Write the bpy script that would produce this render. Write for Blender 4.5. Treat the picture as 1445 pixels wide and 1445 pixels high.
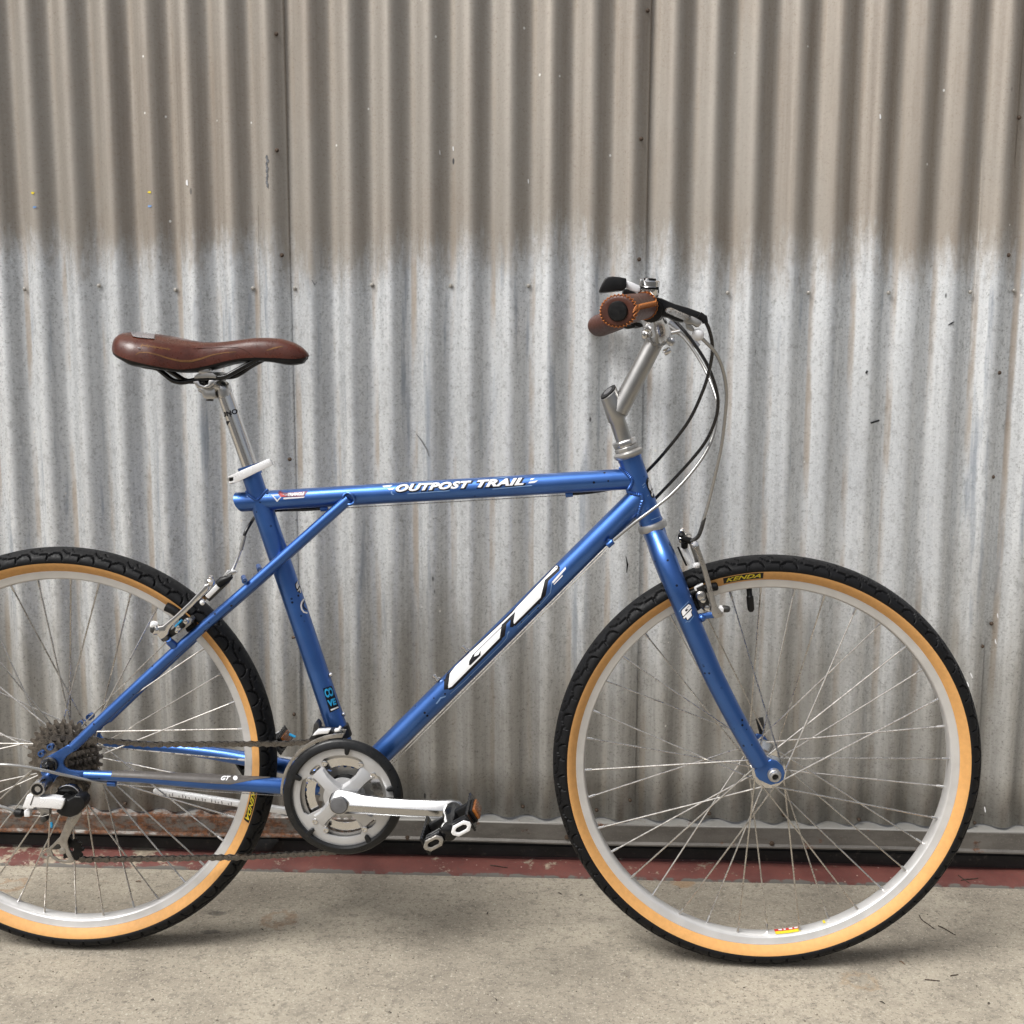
import bpy, bmesh, math, random
import numpy as np
from mathutils import Vector, Matrix
from mathutils.bvhtree import BVHTree

R = math.radians
random.seed(7)
rng = np.random.default_rng(7)
for o in list(bpy.data.objects):
    bpy.data.objects.remove(o)
S = bpy.context.scene
COL = S.collection

# ------------------------------------------------------------------ camera
CAM = Vector((-0.32294, -1.65574, 0.93861))
PITCH, YAW, ROLL, FPX = -0.136958, 0.0403156, 0.0040548, 1573.06
_cp, _sp = math.cos(PITCH), math.sin(PITCH)
CD = Vector((-math.sin(YAW) * _cp, math.cos(YAW) * _cp, _sp))
_r = Vector((math.cos(YAW), math.sin(YAW), 0)); _u = _r.cross(CD)
CR = _r * math.cos(ROLL) + _u * math.sin(ROLL)
CU = _u * math.cos(ROLL) - _r * math.sin(ROLL)
cam = bpy.data.cameras.new('camera')
cam.sensor_width = 36; cam.lens = 36 * FPX / 1445; cam.clip_start = .01; cam.clip_end = 500
co = bpy.data.objects.new('camera', cam); COL.objects.link(co)
m = Matrix((CR, CU, -CD)).transposed().to_4x4(); m.translation = CAM
co.matrix_world = m
S.camera = co
S.render.resolution_x = S.render.resolution_y = 1024

# ------------------------------------------------------------------ light
SUN_EL, SUN_AZ = R(54), R(-50)          # azimuth seen from the wall: to the left of straight ahead
w = bpy.data.worlds.new('World'); S.world = w; w.use_nodes = True
nt = w.node_tree
sky = nt.nodes.new('ShaderNodeTexSky'); sky.sky_type = 'NISHITA'; sky.sun_disc = False
sun_dir = Vector((math.sin(SUN_AZ) * math.cos(SUN_EL), -math.cos(SUN_AZ) * math.cos(SUN_EL), math.sin(SUN_EL)))
sky.sun_elevation = SUN_EL
sky.sun_rotation = math.atan2(sun_dir.x, sun_dir.y)
sky.air_density = 1.0; sky.dust_density = 6.0; sky.ozone_density = 1.0
hs = nt.nodes.new('ShaderNodeHueSaturation'); hs.inputs['Saturation'].default_value = .38
nt.links.new(sky.outputs[0], hs.inputs['Color'])
bg = nt.nodes['Background']; bg.inputs[1].default_value = .061
nt.links.new(hs.outputs[0], bg.inputs[0])
sl = bpy.data.lights.new('sun', 'SUN'); sl.energy = 1.5; sl.angle = R(27); sl.color = (1, .997, .975)
so = bpy.data.objects.new('sun', sl); COL.objects.link(so)
so.rotation_euler = (-sun_dir).to_track_quat('-Z', 'Y').to_euler(); so.location = (-2, -3, 4)
S.view_settings.view_transform = 'Standard'; S.view_settings.look = 'None'
S.view_settings.exposure = 1.08; S.view_settings.gamma = 1
S.view_settings.use_curve_mapping = False
S.cycles.max_bounces = 6; S.cycles.diffuse_bounces = 3; S.cycles.glossy_bounces = 4; S.cycles.caustics_reflective = False; S.cycles.caustics_refractive = False

# ------------------------------------------------------------------ pixels to places
def ray(u, v):
    return CD * FPX + CR * (u - 722.5) - CU * (v - 722.5)
def P(u, v, Y=0.0):                      # the point seen at pixel u, v that stands at depth Y
    d = ray(u, v); return CAM + d * ((Y - CAM.y) / d.y)
def G(u, v, z=0.0):                      # the point of the ground seen at pixel u, v
    d = ray(u, v); return CAM + d * ((z - CAM.z) / d.z)
def K(ox, oy, s, pts):                   # enlarged crop coordinates to pixels
    return [(ox + x / s, oy + y / s) for x, y in pts]
def PP(pts, Y):
    return [P(u, v, Y) for u, v in pts]

# ------------------------------------------------------------------ materials
def NW(name):
    mt = bpy.data.materials.new(name); mt.use_nodes = True
    return mt, mt.node_tree.nodes, mt.node_tree.links, mt.node_tree.nodes['Principled BSDF']
class NB:
    def __init__(s, name):
        s.m, s.n, s.l, s.b = NW(name)
    def node(s, t, **kw):
        x = s.n.new('ShaderNode' + t)
        for k, v in kw.items(): setattr(x, k, v)
        return x
    def link(s, a, b): s.l.new(a, b)
    def val(s, sock, v):
        if hasattr(v, 'links') or hasattr(v, 'is_linked'): s.l.new(v, sock)
        else: sock.default_value = v
    def math(s, op, a, b=0.0, clamp=False):
        x = s.node('Math', operation=op, use_clamp=clamp); s.val(x.inputs[0], a); s.val(x.inputs[1], b); return x.outputs[0]
    def noise(s, vec, scale, detail=3, rough=.55):
        x = s.node('TexNoise'); x.inputs['Scale'].default_value = scale; x.inputs['Detail'].default_value = detail
        x.inputs['Roughness'].default_value = rough; s.link(vec, x.inputs['Vector']); return x.outputs['Fac']
    def vor(s, vec, scale, out='Distance'):
        x = s.node('TexVoronoi'); x.inputs['Scale'].default_value = scale; s.link(vec, x.inputs['Vector']); return x.outputs[out]
    def ramp(s, f, a, b, lo=0.0, hi=1.0):
        x = s.node('MapRange', interpolation_type='SMOOTHSTEP'); s.val(x.inputs[0], f)
        x.inputs[1].default_value = a; x.inputs[2].default_value = b; x.inputs[3].default_value = lo; x.inputs[4].default_value = hi
        return x.outputs[0]
    def mix(s, f, a, b, mode='MIX'):
        x = s.node('Mix', data_type='RGBA', blend_type=mode); s.val(x.inputs[0], f)
        for i, c in ((6, a), (7, b)):
            if isinstance(c, tuple): x.inputs[i].default_value = (*c, 1)
            else: s.link(c, x.inputs[i])
        return x.outputs[2]
    def scaled(s, vec, sc, loc=(0, 0, 0)):
        x = s.node('Mapping'); x.inputs['Scale'].default_value = sc; x.inputs['Location'].default_value = loc
        s.link(vec, x.inputs['Vector']); return x.outputs[0]
    def bump(s, h, strength, dist):
        x = s.node('Bump'); x.inputs['Strength'].default_value = strength; x.inputs['Distance'].default_value = dist
        s.link(h, x.inputs['Height']); s.link(x.outputs[0], s.b.inputs['Normal'])
    def pos(s): return s.node('NewGeometry').outputs['Position']
    def obj(s): return s.node('TexCoord').outputs['Object']

def mat(name, col, rough=.5, metal=0.0, coat=0.0, var=.25, vs=60, bump=0.0, bs=400, rv=.12, dust=0.0, spec=.5):
    b = NB(name); v = b.obj()
    n = b.noise(v, vs, 4)
    dark = tuple(c * (1 - var) for c in col); light = tuple(min(1, c * (1 + var * .5)) for c in col)
    c = b.mix(b.ramp(n, .3, .7), dark, light)
    if dust:
        d = b.ramp(b.noise(v, vs * 3.1, 5, .7), .55, .75)
        c = b.mix(b.math('MULTIPLY', d, dust), c, (.30, .26, .21))
    b.link(c, b.b.inputs['Base Color'])
    b.b.inputs['Metallic'].default_value = metal
    b.b.inputs['Coat Weight'].default_value = coat; b.b.inputs['Coat Roughness'].default_value = .12
    b.b.inputs['Specular IOR Level'].default_value = spec
    r = b.ramp(b.noise(v, vs * 2.3, 4), .3, .7, max(.02, rough - rv), min(1, rough + rv))
    b.link(r, b.b.inputs['Roughness'])
    if bump: b.bump(b.noise(v, bs, 3), bump, .001)
    return b.m

def paint():
    b = NB('blue_paint'); v = b.pos()
    n = b.noise(v, 14, 3)
    c = b.mix(b.ramp(n, .3, .7), (.036, .115, .375), (.050, .148, .445))
    fl = b.ramp(b.noise(v, 2600, 2), .45, .75)
    c = b.mix(b.math('MULTIPLY', fl, .25), c, (.14, .25, .50))
    ch = b.vor(v, 75)
    pick = b.ramp(b.noise(v, 9, 2), .47, .56)
    chip = b.math('MULTIPLY', b.ramp(ch, .17, .11), pick)
    c = b.mix(chip, c, (.008, .010, .022))
    b.link(c, b.b.inputs['Base Color'])
    b.b.inputs['Metallic'].default_value = .90
    b.link(b.ramp(b.noise(v, 30, 4), .3, .7, .34, .42), b.b.inputs['Roughness'])
    b.b.inputs['Coat Weight'].default_value = .6; b.b.inputs['Coat Roughness'].default_value = .14
    b.bump(b.noise(v, 1800, 2), .04, .0006)
    return b.m

def galvanised(name, lam, xv):
    b = NB(name); v = b.pos()
    sx = b.node('SeparateXYZ'); b.link(v, sx.inputs[0]); X, Z = sx.outputs[0], sx.outputs[2]
    streak = b.noise(b.scaled(v, (42, 42, .8)), 1, 6, .68)
    blot = b.noise(b.scaled(v, (5, 5, 2.2)), 1, 5, .6)
    fine = b.noise(b.scaled(v, (190, 190, 230)), 1, 3, .85)
    spang = b.noise(b.scaled(v, (95, 95, 60)), 1, 4, .7)
    c = b.mix(b.ramp(streak, .32, .68), (.575, .592, .605), (.81, .828, .838))
    c = b.mix(b.ramp(blot, .35, .75, 0, .45), c, (.45, .465, .48))
    c = b.mix(b.ramp(spang, .50, .68, 0, .5), c, (.33, .335, .34))
    c = b.mix(b.ramp(fine, .53, .68, 0, .62), c, (.22, .22, .215))
    c = b.mix(b.ramp(fine, .45, .32, 0, .6), c, (.92, .92, .92))
    # blue-grey runs in the washed zone
    run = b.noise(b.scaled(v, (38, 38, 3.0), (4.1, 0, 2.2)), 1, 4, .6)
    c = b.mix(b.ramp(run, .56, .72, 0, .65), c, (.25, .29, .35))
    # brown deposit lying along the valleys
    ph = b.math('COSINE', b.math('MULTIPLY', b.math('SUBTRACT', X, xv + .0035), 2 * math.pi / lam))
    dep = b.math('MULTIPLY', b.ramp(ph, .80, .99), b.ramp(b.noise(b.scaled(v, (30, 30, 5), (9, 0, 0)), 1, 4), .38, .66))
    c = b.mix(b.math('MULTIPLY', dep, .65), c, (.40, .305, .215))
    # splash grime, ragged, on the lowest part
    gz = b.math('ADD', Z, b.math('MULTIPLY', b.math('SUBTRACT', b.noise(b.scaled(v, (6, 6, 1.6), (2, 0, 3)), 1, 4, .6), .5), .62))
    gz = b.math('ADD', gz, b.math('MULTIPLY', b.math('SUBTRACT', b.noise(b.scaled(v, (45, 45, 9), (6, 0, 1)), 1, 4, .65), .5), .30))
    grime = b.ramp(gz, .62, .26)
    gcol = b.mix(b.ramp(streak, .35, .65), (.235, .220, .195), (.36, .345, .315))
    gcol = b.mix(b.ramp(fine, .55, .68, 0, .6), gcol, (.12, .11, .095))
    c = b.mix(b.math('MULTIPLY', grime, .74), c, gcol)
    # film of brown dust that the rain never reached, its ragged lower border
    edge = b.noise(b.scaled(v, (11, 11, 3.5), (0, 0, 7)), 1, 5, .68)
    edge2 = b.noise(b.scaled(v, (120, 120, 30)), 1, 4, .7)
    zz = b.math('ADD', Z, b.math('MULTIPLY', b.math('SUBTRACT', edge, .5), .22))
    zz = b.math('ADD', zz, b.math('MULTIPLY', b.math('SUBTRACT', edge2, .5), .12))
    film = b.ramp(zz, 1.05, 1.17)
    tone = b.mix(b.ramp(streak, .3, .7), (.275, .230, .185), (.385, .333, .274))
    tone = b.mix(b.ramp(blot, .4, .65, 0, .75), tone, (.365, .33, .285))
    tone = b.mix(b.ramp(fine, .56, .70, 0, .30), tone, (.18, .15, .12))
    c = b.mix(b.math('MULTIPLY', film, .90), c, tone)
    # spatter and scrapes
    cell = b.node('TexVoronoi'); cell.inputs['Scale'].default_value = 34; b.link(b.scaled(v, (1, .2, .75)), cell.inputs['Vector'])
    rnd = b.node('SeparateColor'); b.link(cell.outputs['Color'], rnd.inputs[0])
    dot = b.math('MULTIPLY', b.ramp(cell.outputs['Distance'], .075, .045), b.math('GREATER_THAN', rnd.outputs[0], .80))
    c = b.mix(dot, c, (.80, .79, .76))
    dk = b.math('MULTIPLY', b.ramp(b.vor(b.scaled(v, (1, .2, .35), (3.3, 1, 5)), 21), .055, .03), b.ramp(b.noise(v, 6, 2), .5, .6))
    c = b.mix(dk, c, (.06, .06, .065))
    b.link(c, b.b.inputs['Base Color'])
    b.b.inputs['Metallic'].default_value = .55
    r = b.ramp(fine, .3, .7, .36, .54)
    r = b.math('ADD', r, b.math('MULTIPLY', film, .06))
    b.link(r, b.b.inputs['Roughness'])
    b.bump(b.noise(b.scaled(v, (90, 90, 50)), 1, 4, .7), .22, .0016)
    return b.m

def flashing():
    b = NB('weathered_flashing'); v = b.pos()
    sx = b.node('SeparateXYZ'); b.link(v, sx.inputs[0]); X = sx.outputs[0]
    n = b.noise(b.scaled(v, (14, 14, 40)), 1, 5, .65)
    c = b.mix(b.ramp(n, .3, .7), (.105, .096, .085), (.165, .153, .138))
    c = b.mix(b.ramp(b.noise(v, 300, 3), .55, .7, 0, .5), c, (.20, .18, .16))
    lft = b.ramp(b.math('ADD', X, b.math('MULTIPLY', b.noise(v, 5, 3), .25)), -.48, -.66)
    spots = b.ramp(b.noise(b.scaled(v, (22, 22, 30), (5, 0, 0)), 1, 5, .7), .60, .70)
    rust = b.math('MAXIMUM', b.math('MULTIPLY', lft, b.ramp(b.noise(b.scaled(v, (30, 30, 60)), 1, 5, .75), .36, .60)), b.math('MULTIPLY', spots, .85))
    rc = b.mix(b.ramp(b.noise(v, 120, 5, .8), .35, .65), (.030, .014, .008), (.17, .062, .020))
    led = b.ramp(sx.outputs[2], .0905, .0925)
    c = b.mix(b.math('MULTIPLY', led, .8), c, (.36, .35, .325))
    c = b.mix(rust, c, rc)
    b.link(c, b.b.inputs['Base Color'])
    b.link(b.math('MULTIPLY', b.math('SUBTRACT', 1.0, rust), .35), b.b.inputs['Metallic'])
    b.link(b.ramp(rust, 0, 1, .48, .85), b.b.inputs['Roughness'])
    b.bump(b.noise(v, 260, 5, .7), .3, .0012)
    return b.m

def concrete():
    b = NB('concrete'); v = b.pos()
    c = b.mix(b.ramp(b.noise(v, 3.2, 6, .6), .3, .7), (.285, .250, .200), (.430, .383, .305))
    c = b.mix(b.ramp(b.noise(b.scaled(v, (9, 14, 9)), 1, 6, .7), .46, .70, 0, .55), c, (.205, .182, .148))
    c = b.mix(b.ramp(b.noise(v, 55, 5, .7), .50, .66, 0, .6), c, (.19, .17, .14))
    c = b.mix(b.ramp(b.noise(v, 150, 4, .85), .53, .63, 0, .85), c, (.15, .13, .105))
    c = b.mix(b.ramp(b.noise(v, 190, 4, .85), .45, .35, 0, .85), c, (.58, .54, .445))
    pit = b.math('MULTIPLY', b.ramp(b.vor(v, 130), .17, .09), b.ramp(b.noise(v, 22, 3), .5, .6))
    c = b.mix(b.math('MULTIPLY', pit, .8), c, (.10, .09, .075))
    st = b.ramp(b.noise(b.scaled(v, (7, 7, 7), (3.7, 1.9, 0)), 1, 5, .65), .66, .76)
    c = b.mix(b.math('MULTIPLY', st, .5), c, (.34, .20, .09))
    def spot(cx, cy, rx, ry, col, amt, ring=False):
        nonlocal c
        q = b.scaled(v, (1 / rx, 1 / ry, 0), (-cx / rx, -cy / ry, 0))
        wob = b.node('VectorMath', operation='LENGTH'); b.link(q, wob.inputs[0])
        d = b.math('ADD', wob.outputs['Value'], b.math('MULTIPLY', b.math('SUBTRACT', b.noise(v, 38, 5, .7), .5), 2.2))
        f = b.ramp(d, 1.1, .7)
        if ring: f = b.math('MULTIPLY', f, b.ramp(d, .45, .8))
        c = b.mix(b.math('MULTIPLY', f, amt * .7), c, col)
    for u, vv, rx, ry, col, a, rg in ((15, 1250, .028, .03, (.30, .15, .06), .7, True), (395, 1297, .03, .03, (.25, .13, .06), .7, True),
                                      (1213, 1384, .030, .028, (.36, .24, .13), .55, True), (965, 1245, .022, .020, (.32, .17, .06), .7, False),
                                      (306, 1289, .017, .008, (.07, .065, .06), .8, False), (297, 1315, .018, .007, (.07, .065, .06), .8, False)):
        g = G(u, vv); spot(g.x, g.y, rx, ry, col, a, rg)
    sc = b.ramp(b.noise(b.scaled(v, (14, 210, 1), (1, 4, 0)), 1, 3, .6), .68, .74)
    c = b.mix(b.math('MULTIPLY', sc, .5), c, (.10, .09, .08))
    b.link(c, b.b.inputs['Base Color']); b.b.inputs['Roughness'].default_value = .88
    b.b.inputs['Specular IOR Level'].default_value = .3
    h = b.math('ADD', b.noise(v, 300, 5, .7), b.math('MULTIPLY', b.noise(v, 40, 4), 1.2))
    h = b.math('SUBTRACT', h, b.math('MULTIPLY', pit, 1.0))
    b.bump(h, .45, .002)
    return b.m

def redpaint():
    b = NB('worn_red_paint'); v = b.pos()
    sx = b.node('SeparateXYZ'); b.link(v, sx.inputs[0]); X = sx.outputs[0]
    c = b.mix(b.ramp(b.noise(v, 14, 5, .6), .3, .7), (.105, .030, .024), (.165, .052, .040))
    c = b.mix(b.ramp(b.noise(v, 160, 5, .7), .52, .7, 0, .6), c, (.10, .05, .04))
    lft = b.ramp(X, -.85, -1.12, 0, .13)
    wear = b.ramp(b.math('ADD', b.noise(b.scaled(v, (16, 22, 20)), 1, 6, .72), lft), .60, .68)
    bare = b.mix(b.ramp(b.noise(v, 90, 4), .4, .6), (.24, .20, .15), (.36, .30, .22))
    c = b.mix(wear, c, bare)
    fl = b.math('MULTIPLY', b.ramp(b.vor(v, 85), .16, .08), b.ramp(b.noise(v, 18, 2), .5, .6))
    c = b.mix(fl, c, (.40, .27, .22))
    jn = b.ramp(b.math('ADD', sx.outputs[1], b.math('MULTIPLY', b.math('SUBTRACT', b.noise(v, 45, 4), .5), .012)), SILL_Y0 + .0045, SILL_Y0 + .0025)
    c = b.mix(jn, c, (.13, .12, .105))
    b.link(c, b.b.inputs['Base Color']); b.b.inputs['Roughness'].default_value = .72
    b.bump(b.noise(v, 220, 5, .7), .35, .0015)
    return b.m

def rubber_tread():
    return mat('tyre_rubber', (.0048, .0050, .006), .58, 0, 0, .3, 90, .25, 900, .1, .0, .25)

BLUE = paint()
ALU = mat('brushed_aluminium', (.58, .57, .56), .27, 1.0, 0, .05, 12, .0, 900, .04)
ALU_DULL = mat('dull_aluminium', (.44, .43, .415), .40, .8, 0, .08, 30, .0, 700, .05, .10)
SPIDERM = mat('satin_silver_alloy', (.56, .56, .565), .36, .55, 0, .06, 30, 0, 700, .05)
STEMM = mat('satin_grey_steel', (.40, .395, .385), .33, .9, 0, .06, 25, .0, 900, .05)
RIM = mat('rim_aluminium', (.66, .65, .64), .36, .45, 0, .08, 30, .03, 900, .05)
CHROME = mat('polished_steel', (.70, .69, .68), .14, 1.0, 0, .04, 20, .0, 500, .03)
POLISH = mat('polished_crank_alloy', (.54, .54, .54), .26, 1.0, 0, .03, 20, .0, 700, .03)
DARKMET = mat('dark_steel', (.09, .088, .085), .38, .8, 0, .3, 90, .1, 700)
CAGE = mat('tan_grey_alloy', (.40, .375, .34), .36, .8, 0, .2, 60, .08, 700)
COGM = mat('dirty_steel', (.20, .175, .15), .46, .75, 0, .45, 160, .3, 900, .1, .5)
RUSTY = mat('rusty_steel', (.22, .10, .05), .6, .5, 0, .4, 160, .2, 900)
CHAINM = mat('oily_chain_steel', (.17, .155, .14), .34, .9, 0, .3, 220, .1, 900, .1, .15)
SPOKE = mat('spoke_steel', (.50, .48, .45), .28, .9, 0, .15, 60)
BLACK = mat('black_plastic', (.0065, .0065, .007), .42, 0, 0, .3, 80, .08, 900, .1, .05, .3)
BLACKG = mat('black_gloss', (.006, .006, .0065), .2, 0, .15, .3, 60, .02, 500, .06, 0, .35)
GUARD = mat('chain_guard_plastic', (.009, .0095, .0105), .36, 0, 0, .35, 45, .06, 600, .1, .06, .35)
TREAD = rubber_tread()
SEAL = mat('black_rubber_strip', (.010, .0105, .012), .5, 0, 0, .4, 20, .2, 200, .1, .15, .3)
TAN = mat('tan_sidewall', (.66, .345, .115), .62, 0, 0, .07, 130, .12, 800, .06, .05)
LEATHER = mat('brown_leather', (.074, .0170, .0082), .31, 0, .08, .2, 55, .18, 700, .06)
LEATHERG = mat('grip_leather', (.074, .0200, .0100), .46, 0, 0, .2, 70, .25, 800, .06)
THREAD = mat('orange_thread', (.50, .17, .04), .6, 0, 0, .2, 300)
WHITEP = mat('white_decal', (.78, .78, .79), .4, 0, .2, .04, 60, 0, 400, .06)
INK = mat('black_decal', (.004, .004, .007), .4, 0, .05, .1, 60, 0, 400, .06, 0, .3)
LIGHTB = mat('pale_blue_decal_and_glint', (.20, .34, .60), .4, .2, .2, .1, 60)
MAROON = mat('maroon_decal', (.16, .02, .06), .4, 0, .2, .2, 60)
YELLOW = mat('yellow_print', (.75, .60, .03), .5, 0, 0, .15, 300)
RED = mat('red_print', (.55, .03, .03), .45, 0, 0, .1, 60)
CYAN = mat('cyan_plastic', (.02, .32, .62), .4, 0, 0, .1, 60)
GOLD = mat('gold_print', (.20, .095, .03), .45, .3, 0, .2, 300)
AMBER = mat('amber_reflector', (.24, .075, .012), .25, 0, .3, .35, 250, .4, 500)
SILVERP = mat('silver_patch', (.42, .41, .44), .32, .7, 0, .1, 60)
GREYTAPE = mat('grey_protector_tape', (.085, .076, .070), .5, 0, 0, .25, 40, .1, 500, .1, .25)
GREYCAP = mat('grey_cap', (.13, .13, .135), .5, 0, 0, .15, 90)
WHITEMET = mat('bright_silver_alloy', (.88, .88, .89), .26, .25, 0, .03, 20, .0, 500, .03)
HOUS_B = mat('black_cable_housing', (.008, .008, .009), .28, 0, .2, .2, 80)
HOUS_S = mat('grey_cable_housing', (.36, .355, .345), .24, .6, .3, .03, 20, 0, 400, .03)
WIRE = mat('cable_wire', (.45, .43, .40), .3, .9, 0, .2, 200)
TWIGM = mat('twig_bark', (.05, .032, .022), .8, 0, 0, .4, 90)
LEAFM = mat('dry_leaf', (.16, .095, .05), .8, 0, 0, .4, 60)
DARKLEAF = mat('dark_leaf_bit', (.04, .030, .024), .8, 0, 0, .4, 60)
SCREW = mat('screw_zinc', (.46, .44, .40), .5, .5, 0, .35, 200, .1, 600, .1, .4)
SCREWD = mat('screw_rusty', (.10, .07, .05), .65, .4, 0, .4, 200)

# ------------------------------------------------------------------ mesh building
class MB:
    def __init__(s): s.bm = bmesh.new()
    def loft(s, rings, cap=True, closed=False):
        vs = [[s.bm.verts.new(p) for p in r] for r in rings]
        n = len(vs[0]); m_ = len(vs)
        for i in range(m_ if closed else m_ - 1):
            a, b = vs[i], vs[(i + 1) % m_]
            for j in range(n):
                s.bm.faces.new((a[j], a[(j + 1) % n], b[(j + 1) % n], b[j]))
        if cap and not closed:
            s.bm.faces.new(vs[0][::-1]); s.bm.faces.new(vs[-1])
        return s
    def strip(s, rows):
        vs = [[s.bm.verts.new(p) for p in r] for r in rows]
        for i in range(len(vs) - 1):
            for j in range(len(vs[0]) - 1):
                s.bm.faces.new((vs[i][j], vs[i][j + 1], vs[i + 1][j + 1], vs[i + 1][j]))
        return s
    def tube(s, path, rad, n=16, cap=True, closed=False, sq=None):
        path = [Vector(p) for p in path]; k = len(path)
        if not hasattr(rad, '__len__'): rad = [rad] * k
        T = []
        for i in range(k):
            a = path[(i - 1) % k] if (i or closed) else path[0]
            b = path[(i + 1) % k] if (i < k - 1 or closed) else path[-1]
            T.append((b - a).normalized())
        up = Vector((0, 1, 0)) if abs(T[0].y) < .9 else Vector((1, 0, 0))
        e = (up - T[0] * up.dot(T[0])).normalized()
        rings = []
        for i in range(k):
            if i: e = (e - T[i] * e.dot(T[i])).normalized()
            f = T[i].cross(e); a, bq = (1, 1) if sq is None else sq
            rings.append([path[i] + e * (rad[i] * a * math.cos(2 * math.pi * j / n)) + f * (rad[i] * bq * math.sin(2 * math.pi * j / n)) for j in range(n)])
        return s.loft(rings, cap, closed)
    def lathe(s, prof, org, axis, n=32, closed=False, cap=True):
        ax = Vector(axis).normalized(); org = Vector(org)
        up = Vector((0, 0, 1)) if abs(ax.z) < .9 else Vector((1, 0, 0))
        e = (up - ax * up.dot(ax)).normalized(); f = ax.cross(e)
        rings = [[org + ax * h + (e * math.cos(2 * math.pi * j / n) + f * math.sin(2 * math.pi * j / n)) * max(r, 1e-5) for j in range(n)] for r, h in prof]
        return s.loft(rings, cap, closed)
    def box(s, c, sx, sy, sz, M=None):
        M = M or Matrix.Identity(3); c = Vector(c)
        r = [[c + M @ Vector((x * sx / 2, y * sy / 2, z * sz / 2)) for x, y in ((-1, -1), (1, -1), (1, 1), (-1, 1))] for z in (-1, 1)]
        return s.loft(r)
    def poly(s, outer, off, holes=()):
        edges = []
        for lp in (outer, *holes):
            vs = [s.bm.verts.new(p) for p in lp]
            edges += [s.bm.edges.new((vs[i], vs[(i + 1) % len(vs)])) for i in range(len(vs))]
        g = bmesh.ops.triangle_fill(s.bm, use_beauty=True, use_dissolve=False, edges=edges)
        fs = [x for x in g['geom'] if isinstance(x, bmesh.types.BMFace)]
        ex = bmesh.ops.extrude_face_region(s.bm, geom=fs)
        bmesh.ops.translate(s.bm, vec=Vector(off), verts=[x for x in ex['geom'] if isinstance(x, bmesh.types.BMVert)])
        return s
    def sphere(s, c, r, sc=(1, 1, 1)):
        M = Matrix.Translation(Vector(c)) @ Matrix.Diagonal((*[r * k for k in sc], 1))
        bmesh.ops.create_uvsphere(s.bm, u_segments=16, v_segments=10, radius=1, matrix=M); return s
    def mirror(s):
        for v in s.bm.verts: v.co.y = -v.co.y
        return s
    def copy(s):
        q = MB(); q.bm.free(); q.bm = s.bm.copy(); return q

BV = {}
def tag(o, label=None, cat=None, group=None, kind=None):
    if label: o['label'] = label
    if cat: o['category'] = cat
    if group: o['group'] = group
    if kind: o['kind'] = kind
    return o
def attach(o, parent):
    if parent is not None:
        o.parent = parent
        wm = Matrix.Identity(4); p = parent; ch = []
        while p is not None: ch.append(p); p = p.parent
        for p in reversed(ch): wm = wm @ p.matrix_parent_inverse @ Matrix.LocRotScale(p.location, p.rotation_euler, p.scale)
        o.matrix_parent_inverse = wm.inverted()
def build(name, mb, mt, parent=None, smooth=38, bevel=0.0, seg=2, keep=False, local=False):
    bm = mb.bm
    bmesh.ops.remove_doubles(bm, verts=bm.verts, dist=1e-7)
    bmesh.ops.recalc_face_normals(bm, faces=bm.faces)
    if bevel:
        es = [e for e in bm.edges if len(e.link_faces) == 2 and e.calc_face_angle(0) > R(32)]
        if es: bmesh.ops.bevel(bm, geom=es, offset=bevel, segments=seg, affect='EDGES', profile=.5, clamp_overlap=True)
    me = bpy.data.meshes.new(name)
    bm.to_mesh(me)
    for p in me.polygons: p.use_smooth = True
    me.set_sharp_from_angle(angle=R(smooth))
    for k in (mt if isinstance(mt, (list, tuple)) else [mt]): me.materials.append(k)
    o = bpy.data.objects.new(name, me); COL.objects.link(o)
    if local: o.parent = parent
    else:
        attach(o, parent)
        if keep: BV[o] = BVHTree.FromBMesh(bm)
    bm.free()
    return o
def empty(name, loc, parent=None):
    o = bpy.data.objects.new(name, None); COL.objects.link(o); o.empty_display_size = .05
    o.location = loc
    if parent is not None:
        o.parent = parent; o.matrix_parent_inverse = Matrix.Identity(4); o.location = Vector(loc) - parent.location
    return o
def cr(pts, n=8):
    pts = [Vector(p) for p in pts]; out = []
    q = [pts[0] * 2 - pts[1]] + pts + [pts[-1] * 2 - pts[-2]]
    for i in range(1, len(q) - 2):
        a, b, c, d = q[i - 1:i + 3]
        for k in range(n):
            t = k / n
            out.append(.5 * ((2 * b) + (c - a) * t + (2 * a - 5 * b + 4 * c - d) * t * t + (3 * b - a - 3 * c + d) * t ** 3))
    out.append(pts[-1]); return out
def lerp(a, b, t): return a + (b - a) * t
def cylY(c, r, y0, y1, n=24):
    return MB().lathe([(r, 0), (r, y1 - y0)], (c.x, y0, c.z), (0, 1, 0), n)

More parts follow.
